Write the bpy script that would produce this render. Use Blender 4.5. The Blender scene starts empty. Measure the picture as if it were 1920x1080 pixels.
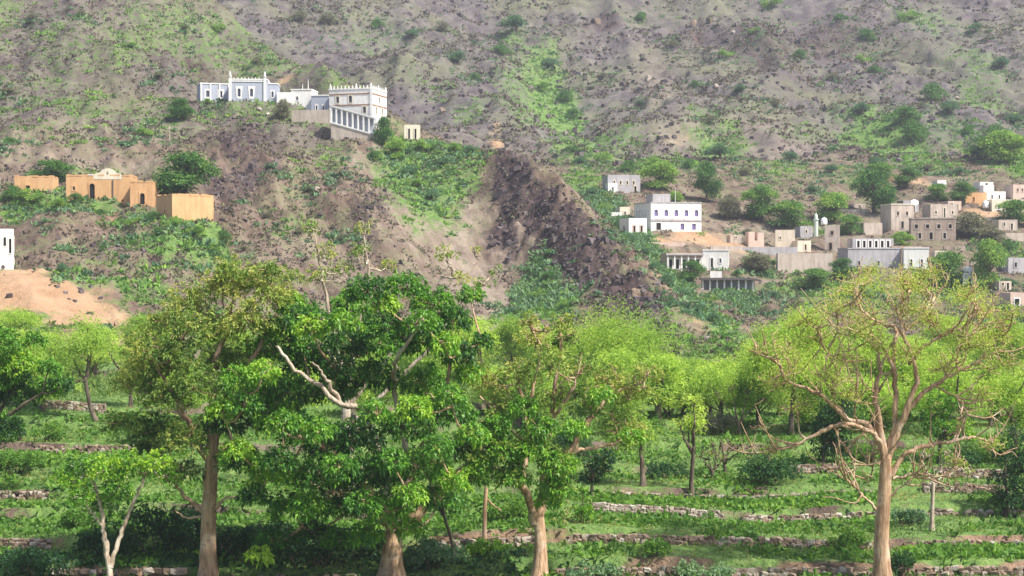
import bpy, math, random
import numpy as np
from mathutils import Vector

# ------------------------------------------------------------------ camera, sky, sun, exposure
scene = bpy.context.scene
COL = scene.collection
W0, H0, F = 1920.0, 1080.0, 3045.0          # photograph size and focal length, in photograph pixels
ZC = 14.3                                    # camera height above the nearest terrace
PITCH = -40.0 / F

cam_data = bpy.data.cameras.new('camera')
cam_data.sensor_width = 36.0
cam_data.lens = 36.0 * F / W0
cam_data.clip_start = 0.5
cam_data.clip_end = 6000.0
cam = bpy.data.objects.new('camera', cam_data)
cam.location = (0, 0, ZC)
cam.rotation_euler = (math.pi / 2 + PITCH, 0, 0)
COL.objects.link(cam)
scene.camera = cam

SUN_EL = math.radians(53.0)
SUN_AZ = math.radians(122.0)                 # from +Y (view direction) towards +X: behind the camera, to its right
world = bpy.data.worlds.new('World')
scene.world = world
world.use_nodes = True
nt = world.node_tree
nt.nodes.clear()
sky = nt.nodes.new('ShaderNodeTexSky')
sky.sky_type = 'NISHITA'
sky.sun_disc = False
sky.sun_elevation = SUN_EL
sky.sun_rotation = SUN_AZ
sky.air_density = 1.0
sky.dust_density = 2.5
bg = nt.nodes.new('ShaderNodeBackground')
bg.inputs['Strength'].default_value = 0.10
wo = nt.nodes.new('ShaderNodeOutputWorld')
nt.links.new(sky.outputs[0], bg.inputs[0])
nt.links.new(bg.outputs[0], wo.inputs[0])

sun_data = bpy.data.lights.new('sun', 'SUN')
sun_data.energy = 4.2
sun_data.angle = math.radians(2.0)
sun_data.color = (1.0, 0.955, 0.88)
sun = bpy.data.objects.new('sun', sun_data)
sdir = Vector((math.sin(SUN_AZ) * math.cos(SUN_EL), math.cos(SUN_AZ) * math.cos(SUN_EL), math.sin(SUN_EL)))
sun.rotation_euler = (-sdir).to_track_quat('-Z', 'Y').to_euler()
COL.objects.link(sun)

vs = scene.view_settings
vs.view_transform = 'Standard'
vs.look = 'None'
vs.gamma = 1.0
vs.use_curve_mapping = False
vs.exposure = 1.08
scene.cycles.volume_step_rate = 10
scene.cycles.max_bounces = 6
scene.cycles.transparent_max_bounces = 4

# ------------------------------------------------------------------ small maths
def ray(px, py):
    """direction of a photograph pixel, scaled to one metre of Y"""
    cx = (np.asarray(px, float) - 960.0) / F
    cz = (540.0 - np.asarray(py, float)) / F
    c, s = math.cos(PITCH), math.sin(PITCH)
    y = c - s * cz
    z = s + c * cz
    return cx / y, z / y

def at(px, py, d):
    u, w = ray(px, py)
    return np.array([float(u) * d, d, ZC + float(w) * d])

def sstep(t):
    t = np.clip(t, 0, 1)
    return t * t * (3 - 2 * t)

def _hash(ix, iy, seed):
    h = (ix.astype(np.int64) * 374761393 + iy.astype(np.int64) * 668265263 + seed * 1442695041) & 0x7fffffff
    h = ((h ^ (h >> 13)) * 1274126177) & 0x7fffffff
    return ((h ^ (h >> 16)) & 0xffff) / 65536.0 * 2 * math.pi

def perlin(x, y, seed=0):
    x = np.asarray(x, float); y = np.asarray(y, float)
    ix = np.floor(x); iy = np.floor(y)
    fx = x - ix; fy = y - iy
    ux = fx * fx * fx * (fx * (fx * 6 - 15) + 10)
    uy = fy * fy * fy * (fy * (fy * 6 - 15) + 10)
    def g(dx, dy):
        a = _hash(ix + dx, iy + dy, seed)
        return np.cos(a) * (fx - dx) + np.sin(a) * (fy - dy)
    a = g(0, 0) * (1 - ux) + g(1, 0) * ux
    b = g(0, 1) * (1 - ux) + g(1, 1) * ux
    return (a * (1 - uy) + b * uy) * 1.5

def fbm(x, y, wl, octs, seed, gain=0.5):
    v = 0; a = 1.0
    for o in range(octs):
        v = v + a * perlin(x / wl + 17.3 * o, y / wl - 9.1 * o, seed + o)
        a *= gain; wl *= 0.5
    return v

# ------------------------------------------------------------------ materials
MATS = {}
def new_mat(name):
    m = bpy.data.materials.new(name)
    m.use_nodes = True
    t = m.node_tree
    t.nodes.clear()
    out = t.nodes.new('ShaderNodeOutputMaterial')
    MATS[name] = m
    return m, t, out

def node(t, typ, **kw):
    n = t.nodes.new(typ)
    for k, v in kw.items():
        if k.startswith('in_'):
            n.inputs[k[3:].replace('_', ' ')].default_value = v
        else:
            setattr(n, k, v)
    return n

def noise(t, vec, scale, detail=4, rough=0.55, dist=0.0):
    n = node(t, 'ShaderNodeTexNoise')
    n.inputs['Scale'].default_value = scale
    n.inputs['Detail'].default_value = detail
    n.inputs['Roughness'].default_value = rough
    n.inputs['Distortion'].default_value = dist
    if vec is not None:
        t.links.new(vec, n.inputs['Vector'])
    return n.outputs['Fac']

def ramp(t, fac, stops):
    r = node(t, 'ShaderNodeValToRGB')
    el = r.color_ramp.elements
    while len(el) < len(stops):
        el.new(0.5)
    for e, (p, c) in zip(el, stops):
        e.position = p
        e.color = (c[0], c[1], c[2], 1) if not isinstance(c, (int, float)) else (c, c, c, 1)
    t.links.new(fac, r.inputs[0])
    return r.outputs[0]

def mix(t, fac, a, b, blend='MIX'):
    n = node(t, 'ShaderNodeMix', data_type='RGBA', blend_type=blend)
    for sock, v in ((n.inputs[0], fac), (n.inputs[6], a), (n.inputs[7], b)):
        if isinstance(v, (int, float)):
            sock.default_value = v
        elif isinstance(v, (tuple, list)):
            sock.default_value = (v[0], v[1], v[2], 1)
        else:
            t.links.new(v, sock)
    return n.outputs[2]

def mathn(t, op, a, b=None):
    n = node(t, 'ShaderNodeMath', operation=op)
    for sock, v in zip(n.inputs, (a, b)):
        if v is None:
            continue
        if isinstance(v, (int, float)):
            sock.default_value = v
        else:
            t.links.new(v, sock)
    return n.outputs[0]

def attr(t, name):
    return node(t, 'ShaderNodeAttribute', attribute_name=name)

def mapping(t, scale=(1, 1, 1), rot=(0, 0, 0), coord='Object'):
    tc = node(t, 'ShaderNodeTexCoord')
    mp = node(t, 'ShaderNodeMapping')
    mp.inputs['Scale'].default_value = scale
    mp.inputs['Rotation'].default_value = rot
    t.links.new(tc.outputs[coord], mp.inputs['Vector'])
    return mp.outputs[0]

def world_pos(t, scale=(1, 1, 1), rot=(0, 0, 0)):
    g = node(t, 'ShaderNodeNewGeometry')
    mp = node(t, 'ShaderNodeMapping')
    mp.inputs['Scale'].default_value = scale
    mp.inputs['Rotation'].default_value = rot
    t.links.new(g.outputs['Position'], mp.inputs['Vector'])
    return mp.outputs[0]

def bump(t, h, strength=0.5, dist=0.1):
    b = node(t, 'ShaderNodeBump')
    b.inputs['Strength'].default_value = strength
    b.inputs['Distance'].default_value = dist
    t.links.new(h, b.inputs['Height'])
    return b.outputs[0]

def principled(t, out, col, rough=0.9, normal=None, spec=0.2):
    p = node(t, 'ShaderNodeBsdfPrincipled')
    p.inputs['Roughness'].default_value = rough
    p.inputs['Specular IOR Level'].default_value = spec
    if isinstance(col, (tuple, list)):
        p.inputs['Base Color'].default_value = (col[0], col[1], col[2], 1)
    else:
        t.links.new(col, p.inputs['Base Color'])
    if normal is not None:
        t.links.new(normal, p.inputs['Normal'])
    t.links.new(p.outputs[0], out.inputs['Surface'])
    return p

def plaster(name, col, dirt=(0.3, 0.24, 0.18), amount=0.5, scale=0.8, rough=0.9):
    m, t, out = new_mat(name)
    v = world_pos(t, (1, 1, 0.55))
    n1 = noise(t, v, scale, 6, 0.65)
    n2 = noise(t, v, scale * 7, 4, 0.6)
    f = mathn(t, 'MULTIPLY', ramp(t, n1, [(0.42, 0.0), (0.75, 1.0)]), amount)
    c = mix(t, f, col, dirt)
    c = mix(t, ramp(t, n2, [(0.35, 0.0), (0.7, 0.35)]), c, tuple(x * 0.72 for x in col))
    n3 = noise(t, world_pos(t, (2.2, 2.2, 0.16)), 1.1, 5, 0.6)     # rain streaks
    c = mix(t, mathn(t, 'MULTIPLY', ramp(t, n3, [(0.5, 0.0), (0.68, 0.8)]), amount), c, dirt)
    principled(t, out, c, rough, bump(t, n2, 0.4, 0.05))
    return m

def leaf_material(name, stops, rough=0.5, spec=0.35, transl=0.35):
    """per-leaf colour from the attribute 'tint'"""
    m, t, out = new_mat(name)
    a = attr(t, 'tint')
    c = ramp(t, a.outputs['Fac'], stops)
    p = node(t, 'ShaderNodeBsdfPrincipled')
    p.inputs['Roughness'].default_value = rough
    p.inputs['Specular IOR Level'].default_value = spec
    t.links.new(c, p.inputs['Base Color'])
    tr = node(t, 'ShaderNodeBsdfTranslucent')
    t.links.new(mix(t, 1.0, c, (1.25, 1.35, 0.6), 'MULTIPLY'), tr.inputs[0])
    ms = node(t, 'ShaderNodeMixShader')
    ms.inputs[0].default_value = transl
    t.links.new(p.outputs[0], ms.inputs[1])
    t.links.new(tr.outputs[0], ms.inputs[2])
    t.links.new(ms.outputs[0], out.inputs['Surface'])
    return m

def bark_material(name, light, dark, pale):
    m, t, out = new_mat(name)
    v = world_pos(t, (1, 1, 0.16))
    n1 = noise(t, v, 6.0, 5, 0.6)
    n2 = noise(t, world_pos(t), 1.3, 4, 0.6)
    c = mix(t, ramp(t, n1, [(0.4, 0.0), (0.62, 1.0)]), dark, light)
    c = mix(t, ramp(t, n2, [(0.50, 0.0), (0.66, 0.75)]), c, pale)
    n3 = noise(t, world_pos(t), 2.6, 5, 0.7)
    c = mix(t, ramp(t, n3, [(0.56, 0.0), (0.68, 0.75)]), c, tuple(x * 0.55 for x in dark))
    principled(t, out, c, 0.85, bump(t, n1, 0.9, 0.08))
    return m

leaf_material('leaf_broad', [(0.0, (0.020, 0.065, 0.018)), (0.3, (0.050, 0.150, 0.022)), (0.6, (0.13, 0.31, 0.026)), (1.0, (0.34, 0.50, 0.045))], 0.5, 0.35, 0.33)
leaf_material('leaf_olive', [(0.0, (0.05, 0.10, 0.025)), (0.4, (0.12, 0.21, 0.04)), (0.75, (0.25, 0.34, 0.065)), (1.0, (0.40, 0.40, 0.10))], 0.6, 0.25, 0.35)
leaf_material('leaf_fine', [(0.0, (0.20, 0.26, 0.055)), (0.5, (0.38, 0.46, 0.095)), (0.94, (0.54, 0.58, 0.15)), (1.0, (0.44, 0.30, 0.14))], 0.7, 0.2, 0.4)
leaf_material('leaf_feather', [(0.0, (0.15, 0.23, 0.06)), (0.5, (0.31, 0.45, 0.085)), (1.0, (0.50, 0.62, 0.12))], 0.7, 0.2, 0.45)
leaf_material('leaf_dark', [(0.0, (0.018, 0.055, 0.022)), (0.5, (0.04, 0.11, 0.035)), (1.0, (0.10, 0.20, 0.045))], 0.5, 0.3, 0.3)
leaf_material('leaf_far', [(0.0, (0.035, 0.095, 0.035)), (0.45, (0.09, 0.20, 0.055)), (0.8, (0.18, 0.32, 0.065)), (1.0, (0.29, 0.42, 0.085))], 0.75, 0.15, 0.3)
leaf_material('leaf_teal', [(0.0, (0.05, 0.11, 0.06)), (0.5, (0.11, 0.21, 0.11)), (1.0, (0.22, 0.32, 0.15))], 0.8, 0.1, 0.25)
leaf_material('leaf_scrub', [(0.0, (0.10, 0.09, 0.075)), (0.4, (0.17, 0.165, 0.115)), (0.75, (0.25, 0.245, 0.15)), (1.0, (0.18, 0.24, 0.09))], 0.85, 0.1, 0.2)
leaf_material('leaf_dry', [(0.0, (0.085, 0.063, 0.058)), (0.35, (0.135, 0.105, 0.090)), (0.7, (0.20, 0.170, 0.135)), (0.9, (0.15, 0.165, 0.08)), (1.0, (0.22, 0.24, 0.11))], 0.9, 0.05, 0.15)
leaf_material('leaf_grass', [(0.0, (0.06, 0.11, 0.03)), (0.45, (0.13, 0.21, 0.05)), (0.8, (0.23, 0.30, 0.075)), (1.0, (0.38, 0.35, 0.14))], 0.7, 0.2, 0.35)
leaf_material('leaf_crop', [(0.0, (0.05, 0.12, 0.025)), (0.5, (0.12, 0.25, 0.04)), (1.0, (0.24, 0.38, 0.06))], 0.6, 0.25, 0.38)
bark_material('bark_orange', (0.52, 0.34, 0.21), (0.27, 0.16, 0.095), (0.62, 0.47, 0.34))
bark_material('bark_pale', (0.50, 0.41, 0.31), (0.27, 0.20, 0.14), (0.62, 0.55, 0.46))
bark_material('bark_dark', (0.16, 0.12, 0.085), (0.06, 0.045, 0.032), (0.24, 0.19, 0.14))

plaster('white_plaster', (0.82, 0.80, 0.76), (0.50, 0.44, 0.38), 0.35)
plaster('cream_plaster', (0.74, 0.66, 0.52), (0.42, 0.34, 0.25), 0.4)
plaster('pink_plaster', (0.66, 0.50, 0.41), (0.40, 0.30, 0.24), 0.5)
plaster('orange_mud', (0.66, 0.40, 0.20), (0.47, 0.25, 0.12), 0.75)
plaster('blue_grey_stone', (0.42, 0.45, 0.52), (0.30, 0.30, 0.34), 0.4)  # stone of the hilltop houses; also painted shade inside the gallery
plaster('grey_stone', (0.44, 0.42, 0.43), (0.22, 0.20, 0.19), 0.6)
plaster('beige_stone', (0.58, 0.49, 0.41), (0.28, 0.22, 0.18), 0.7)
plaster('brown_stone', (0.44, 0.34, 0.27), (0.19, 0.14, 0.11), 0.7)
plaster('roof_earth', (0.42, 0.38, 0.34), (0.24, 0.21, 0.18), 0.7)
plaster('brown_band', (0.33, 0.19, 0.12), (0.22, 0.13, 0.09), 0.3)
plaster('dark_opening', (0.022, 0.020, 0.022), (0.03, 0.025, 0.02), 0.3)  # near-black colour that paints the shade inside doorways and windows
plaster('dark_slab', (0.13, 0.11, 0.11), (0.08, 0.07, 0.07), 0.5)
plaster('tank_white', (0.86, 0.86, 0.84), (0.6, 0.58, 0.55), 0.2, rough=0.5)
plaster('metal_grey', (0.35, 0.35, 0.36), (0.2, 0.15, 0.12), 0.4, rough=0.5)
m, t, out = new_mat('window_glass')
principled(t, out, (0.055, 0.06, 0.10), 0.15, None, 0.5)
m, t, out = new_mat('violet_glass')
principled(t, out, (0.16, 0.13, 0.30), 0.2, None, 0.5)

def stone_material(name, cols):
    m, t, out = new_mat(name)
    oi = node(t, 'ShaderNodeObjectInfo')
    c = ramp(t, oi.outputs['Random'], cols)
    n1 = noise(t, world_pos(t), 7.0, 5, 0.65)
    c = mix(t, ramp(t, n1, [(0.35, 0.0), (0.7, 0.55)]), c, (0.13, 0.10, 0.075))
    principled(t, out, c, 0.92, bump(t, n1, 0.7, 0.06))
stone_material('stone_pale', [(0.0, (0.20, 0.155, 0.115)), (0.5, (0.32, 0.265, 0.21)), (1.0, (0.47, 0.42, 0.355))])
stone_material('stone_brown', [(0.0, (0.12, 0.085, 0.06)), (0.5, (0.21, 0.15, 0.105)), (1.0, (0.34, 0.25, 0.18))])
m, t, out = new_mat('rock_scatter')
a = attr(t, 'tint')
c = ramp(t, a.outputs['Fac'], [(0.0, (0.060, 0.045, 0.048)), (0.5, (0.13, 0.105, 0.104)), (0.85, (0.20, 0.17, 0.155)), (1.0, (0.36, 0.32, 0.30))])
n1 = noise(t, world_pos(t), 2.5, 5, 0.65)
c = mix(t, ramp(t, n1, [(0.4, 0.0), (0.75, 0.6)]), c, (0.10, 0.08, 0.08))
principled(t, out, c, 0.95, bump(t, n1, 0.6, 0.15))

# ------------------------------------------------------------------ object helpers
def tag(o, label=None, cat=None, group=None, kind=None):
    if label: o['label'] = label
    if cat: o['category'] = cat
    if group: o['group'] = group
    if kind: o['kind'] = kind
    return o

def empty(name, loc, rz=0.0):
    o = bpy.data.objects.new(name, None)
    o.empty_display_size = 0.3
    o.location = [float(v) for v in loc]
    o.rotation_euler = (0, 0, rz)
    COL.objects.link(o)
    return o

def np_mesh(name, V, Q, mat, tint=None, smooth=False, tris=None):
    """mesh data from numpy arrays: V n x 3, Q m x 4 quads, tris k x 3"""
    me = bpy.data.meshes.new(name)
    V = np.asarray(V, np.float32)
    parts = []
    starts = []
    n = 0
    if Q is not None and len(Q):
        Q = np.asarray(Q, np.int32)
        parts.append(Q.ravel()); starts.append(np.arange(len(Q)) * 4); n = len(Q) * 4
    if tris is not None and len(tris):
        T = np.asarray(tris, np.int32)
        parts.append(T.ravel()); starts.append(n + np.arange(len(T)) * 3)
    loops = np.concatenate(parts).astype(np.int32)
    st = np.concatenate(starts).astype(np.int32)
    me.vertices.add(len(V)); me.vertices.foreach_set('co', V.ravel())
    me.loops.add(len(loops)); me.loops.foreach_set('vertex_index', loops)
    me.polygons.add(len(st)); me.polygons.foreach_set('loop_start', st)
    if tint is not None:
        at_ = me.attributes.new('tint', 'FLOAT', 'POINT')
        at_.data.foreach_set('value', np.asarray(tint, np.float32))
    me.update(calc_edges=True)
    me.polygons.foreach_set('use_smooth', np.full(len(st), bool(smooth)))
    me.materials.append(MATS[mat] if isinstance(mat, str) else mat)
    me.validate()
    return me

def obj(name, me, parent=None, loc=None):
    o = bpy.data.objects.new(name, me)
    COL.objects.link(o)
    if loc is not None:
        o.location = [float(v) for v in loc]
    if parent is not None:
        o.parent = parent
    return o

def copy_tree(o, parent=None):
    c = o.copy()
    COL.objects.link(c)
    c.parent = parent
    for ch in list(o.children):
        copy_tree(ch, c)
    return c

class MB:
    """collects quads for one mesh"""
    def __init__(self):
        self.v = []; self.f = []
    def quad(self, a, b, c, d):
        n = len(self.v)
        self.v += [tuple(a), tuple(b), tuple(c), tuple(d)]
        self.f.append((n, n + 1, n + 2, n + 3))
    def box(self, x0, x1, y0, y1, z0, z1):
        n = len(self.v)
        self.v += [(x0, y0, z0), (x1, y0, z0), (x1, y1, z0), (x0, y1, z0), (x0, y0, z1), (x1, y0, z1), (x1, y1, z1), (x0, y1, z1)]
        for q in ((0, 3, 2, 1), (4, 5, 6, 7), (0, 1, 5, 4), (1, 2, 6, 5), (2, 3, 7, 6), (3, 0, 4, 7)):
            self.f.append(tuple(n + i for i in q))
    def lathe(self, prof, cx, cy, n=12):
        """prof: (radius, z) from bottom to top"""
        b = len(self.v)
        for r, z in prof:
            for k in range(n):
                a = 2 * math.pi * k / n
                self.v.append((cx + r * math.cos(a), cy + r * math.sin(a), z))
        for i in range(len(prof) - 1):
            for k in range(n):
                k2 = (k + 1) % n
                self.f.append((b + i * n + k, b + i * n + k2, b + (i + 1) * n + k2, b + (i + 1) * n + k))
    def xform(self, fn):
        self.v = [fn(p) for p in self.v]
        return self
    def build(self, name, mat, parent=None, smooth=False, loc=None):
        me = bpy.data.meshes.new(name)
        me.from_pydata(self.v, [], self.f)
        me.update()
        if smooth:
            me.polygons.foreach_set('use_smooth', np.full(len(me.polygons), True))
        me.materials.append(MATS[mat])
        return obj(name, me, parent, loc)

def tube(points, radii, sides=6, wob=0.0, rng=None):
    P = np.asarray(points, float); R = np.asarray(radii, float)
    n = len(P)
    T = np.zeros_like(P)
    T[1:-1] = P[2:] - P[:-2]; T[0] = P[1] - P[0]; T[-1] = P[-1] - P[-2]
    T /= np.linalg.norm(T, axis=1)[:, None] + 1e-9
    ref = np.array([0.31, 0.95, 0.1])
    A = np.cross(T, ref); A /= np.linalg.norm(A, axis=1)[:, None] + 1e-9
    B = np.cross(T, A)
    ang = np.arange(sides) * 2 * math.pi / sides
    rr = R[:, None] * np.ones(sides)[None]
    if wob and rng is not None:
        lob = 1 + wob * np.sin(ang * 3 + rng.uniform(0, 6))[None] + wob * 0.6 * rng.standard_normal((n, sides)) * 0.5
        rr = rr * lob
    V = P[:, None] + A[:, None] * (np.cos(ang)[None, :, None] * rr[..., None]) + B[:, None] * (np.sin(ang)[None, :, None] * rr[..., None])
    V = V.reshape(-1, 3)
    i = np.arange(n - 1)[:, None] * sides; k = np.arange(sides)[None]; k2 = (k + 1) % sides
    Q = np.stack([i + k, i + k2, i + sides + k2, i + sides + k], -1).reshape(-1, 4)
    return V, Q

def smooth_line(pts, n):
    """Catmull-Rom resampling of a polyline to n points"""
    P = np.asarray(pts, float)
    if len(P) < 3:
        t = np.linspace(0, 1, n)[:, None]
        return P[0] * (1 - t) + P[-1] * t
    E = np.vstack([2 * P[0] - P[1], P, 2 * P[-1] - P[-2]])
    t = np.linspace(0, len(P) - 1 - 1e-6, n)
    i = t.astype(int); f = (t - i)[:, None]
    p0, p1, p2, p3 = E[i], E[i + 1], E[i + 2], E[i + 3]
    return 0.5 * ((2 * p1) + (-p0 + p2) * f + (2 * p0 - 5 * p1 + 4 * p2 - p3) * f ** 2 + (-p0 + 3 * p1 - 3 * p2 + p3) * f ** 3)

class Geo:
    def __init__(self):
        self.V = []; self.Q = []; self.T = []; self.n = 0
    def add(self, V, Q, tint=None):
        self.V.append(V); self.Q.append(np.asarray(Q) + self.n); self.n += len(V)
        if tint is not None:
            self.T.append(tint)
    def mesh(self, name, mat, smooth=False):
        V = np.concatenate(self.V); Q = np.concatenate(self.Q)
        T = np.concatenate(self.T) if self.T else None
        return np_mesh(name, V, Q, mat, T, smooth)

def unit(v):
    return v / (np.linalg.norm(v, axis=-1, keepdims=True) + 1e-9)

def leaves(C, D, L, Wd, tint, rng, droop=0.25, fold=0.25, flat=0.0):
    """one folded diamond quad per leaf: centres C (base), directions D, lengths L, widths Wd"""
    n = len(C)
    L = np.broadcast_to(L, (n,))[:, None]; Wd = np.broadcast_to(Wd, (n,))[:, None]
    R = rng.standard_normal((n, 3))
    S = unit(np.cross(D, R * (1 - flat) + np.array([0, 0, 1.6]) * flat))
    N = np.cross(S, D)
    down = np.array([0, 0, -1.0])
    mid = C + D * L * 0.5 + N * fold * Wd
    tip = C + D * L + down * L * droop
    V = np.stack([C, mid + S * Wd * 0.5, tip, mid - S * Wd * 0.5], 1).reshape(-1, 3)
    Q = np.arange(4 * n).reshape(-1, 4)
    return V, Q, np.repeat(np.clip(np.broadcast_to(tint, (n,)), 0, 1), 4)

# ------------------------------------------------------------------ building sites: base front centre (px, py), distance, front width px, depth m, yaw deg
SITES = {
    'grey_house':     (466, 191, 305, 70, 8.0, 4),
    'grey_wing':      (403, 191, 309, 54, 5.0, 18),
    'grey_annex':     (511, 192, 307, 20, 5.0, 4),
    'white_low':      (565, 197, 306, 40, 5.0, -6),
    'court_wall':     (600, 216, 304, 34, 3.0, -10),
    'fort':           (657, 240, 300, 86, 7.5, -17),
    'gallery':        (661, 262, 294, 84, 2.6, -10),
    'retain_low':     (583, 232, 301, 74, 1.2, -8),
    'link_wall':      (536, 197, 306, 34, 1.0, 2),
    'tiny_cream':     (773, 264, 300, 30, 3.0, 6),
    'orange_small':   (63, 362, 240, 70, 5.0, 6),
    'orange_main':    (185, 376, 234, 120, 6.0, 4),
    'orange_block':   (267, 388, 231, 45, 4.5, 6),
    'orange_right':   (362, 416, 224, 82, 6.0, 33),
    'white_edge':     (5, 505, 198, 40, 4.5, 17),
    'white_villa':    (1268, 434, 318, 102, 9.0, 17),
    'villa_annex':    (1196, 441, 311, 36, 5.0, 17),
    'villa_wall':     (1156, 410, 322, 20, 1.5, 5),
    'villa_cream':    (1172, 409, 326, 20, 4.0, 10),
    'ruin_top':       (1170, 362, 345, 62, 6.0, 8),
    'ruin_cube':      (1149, 361, 341, 18, 3.0, 8),
    'column_house':   (1283, 508, 292, 68, 6.0, 5),
    'white_cube':     (1342, 506, 292, 48, 5.0, -8),
    'portico':        (1366, 547, 278, 100, 5.0, -5),
    'pink_ruin':      (1418, 463, 315, 30, 4.0, 8),
    'ruin_wall':      (1440, 478, 310, 112, 1.2, 3),
    'sunlit_block':   (1472, 464, 318, 36, 4.0, -8),
    'low_block':      (1508, 472, 315, 26, 4.0, 8),
    'stone_tower':    (1560, 470, 316, 27, 3.5, -12),
    'retaining_wall': (1510, 511, 300, 104, 1.5, 2),
    'grey_long':      (1642, 502, 302, 106, 7.0, 4),
    'white_front':    (1718, 506, 300, 46, 5.0, -6),
    'column_storey':  (1637, 467, 314, 78, 4.0, 3),
    'beige_house':    (1692, 431, 330, 44, 6.0, 8),
    'slit_house':     (1770, 411, 336, 52, 5.0, 5),
    'brown_house':    (1750, 451, 322, 82, 6.0, -10),
    'salmon_house':   (1830, 381, 350, 42, 5.0, 6),
    'white_twin':     (1866, 377, 352, 40, 5.0, 4),
    'cream_long':     (1892, 397, 346, 66, 5.0, 4),
    'pink_edge':      (1912, 370, 356, 26, 5.0, 8),
    'tomb':           (1818, 537, 286, 24, 2.4, 0),
    'grey_edge':      (1908, 512, 298, 38, 5.0, 10),
    'corner_house':   (1912, 576, 270, 36, 4.5, 5),
    'edge_wall':      (1896, 452, 325, 54, 1.0, 3),
    'plain_block':    (1637, 440, 328, 36, 5.0, 6),
    'white_ruins':    (1766, 351, 362, 18, 3.0, 8),
    'wall_a':         (1362, 470, 306, 60, 0.8, 4), 'wall_b': (1250, 462, 306, 70, 0.8, 2), 'wall_c': (1700, 470, 314, 60, 0.8, 4), 'wall_d': (1850, 500, 302, 60, 0.8, 2),
    'wall_e':         (1600, 400, 345, 60, 0.8, 3), 'wall_f': (1440, 532, 290, 70, 0.8, 2), 'wall_g': (1790, 470, 313, 40, 0.8, -4), 'wall_h': (1870, 415, 338, 50, 0.8, 2),
    'home_a':         (1708, 398, 345, 30, 4.0, 6), 'home_b': (1812, 428, 330, 34, 4.0, 4), 'home_c': (1890, 432, 329, 36, 4.0, 3), 'home_d': (1512, 446, 326, 24, 4.0, 6),
    'home_e':         (1380, 456, 318, 22, 3.0, 6), 'home_f': (1850, 356, 362, 26, 4.0, 4), 'home_g': (1765, 488, 306, 24, 3.5, -6), 'home_h': (1612, 398, 352, 22, 3.5, 5),
    'home_i':         (1885, 545, 280, 24, 3.5, 5), 'home_j': (1790, 395, 343, 26, 4.0, 6), 'home_k': (1905, 405, 350, 26, 4.0, 3),
}

# ------------------------------------------------------------------ terrain: control points seen in the photograph (px, py, distance)
CP = []
for px in range(-900, 3000, 300):
    CP += [(px, 745, 125), (px, 700, 152)]
CP += [(0,612,180),(150,604,180),(300,612,182),(-300,612,180),
       (0,520,192),(150,560,190),(230,588,187),(330,600,186),
       (100,500,203),(200,500,204),(300,500,206),(400,500,212),(-250,500,200),
       (100,425,219),(200,432,219),(300,452,217),(400,460,219),
       (60,332,252),(200,322,255),(330,332,250),(-200,362,240),
       (0,300,265),(0,200,303),(0,100,337),(0,0,372),(0,-120,405),
       (-350,300,262),(-350,100,330),(-350,-100,395),(-700,300,262),(-700,0,370),(-1000,100,330),
       (200,250,282),(200,150,316),(200,50,352),(200,-60,388),
       (330,215,297),(330,110,335),(330,10,372),(400,0,386),(455,70,374),(560,130,360),(640,170,350),
       # rocky face below the hilltop houses
       (420,212,302),(500,216,300),(560,242,297),(650,288,289),(700,290,287),
       (420,300,270),(500,300,273),(600,330,268),(680,350,266),
       (420,400,242),(500,400,247),(600,420,246),(700,420,247),(760,420,256),
       (450,500,223),(550,500,229),(650,500,231),(750,500,233),(850,500,246),
       (500,600,200),(700,600,206),(850,600,214),(950,600,216),(700,660,181),(950,660,181),
       # green saddle and the dark rock spur
       (740,252,300),(800,266,303),(870,266,299),(820,330,288),(850,400,274),(900,470,260),
       (935,277,292),(962,290,286),(1010,322,275),(1060,372,262),(1100,412,250),(1140,472,238),(1200,522,222),(1232,592,205),(1290,682,182),
       (900,340,283),(925,420,270),(975,470,257),(1000,525,245),(1050,565,231),(1100,605,214),(1150,645,198),
       # valley behind the spur and the village slope
       (1060,340,360),(1100,352,348),(1150,332,358),(1130,402,322),(1200,442,314),(1300,480,302),(1300,535,284),(1400,592,262),(1330,602,248),(1250,545,268),(1180,470,300),
       (1450,480,311),(1600,550,285),(1800,560,282),(1900,600,264),(1500,555,284),
       (1400,430,331),(1500,425,334),(1600,425,335),(1850,420,334),
       (1300,372,352),(1500,380,352),(1600,380,351),(1700,372,352),(1950,350,360),
       (1200,330,372),(1300,330,376),(1500,330,377),(1650,322,381),(1900,312,384),
       (1400,642,226),(1600,642,226),(1800,642,226),(2000,642,226),(2300,560,285),(2300,440,330),(2300,330,376),(2700,440,330),(2700,640,226)]
# far mountain
for px in range(700, 2900, 220):
    j = 14 * math.sin(px * 0.013)
    CP += [(px, 290, 415 + j), (px, 200, 462 + j), (px, 100, 514 + 0.5 * j), (px, 0, 566), (px, -100, 620), (px, -260, 700)]
CP += [(1010, 60, 556), (1030, 160, 505), (1050, 235, 462), (880, 235, 432), (760, 120, 486), (640, 0, 545), (560, 40, 520), (480, 0, 540)]
HID = [(-60, 345, 27), (-30, 345, 26), (5, 330, 24), (15, 300, 17), (22, 265, 9), (-75, 420, 32), (-120, 440, 70), (-40, 420, 26), (-160, 560, 110), (-60, 560, 96),
       (-400, 500, 115), (-300, 700, 200), (-500, 820, 230), (0, 820, 235), (300, 820, 240), (500, 820, 235), (700, 820, 225), (0, 950, 190), (500, 950, 190), (-500, 950, 190)]
CP += [(v[0], v[1], v[2]) for v in SITES.values()]
pts = np.array([at(*c) for c in CP] + [np.array(h, float) for h in HID])

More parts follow.
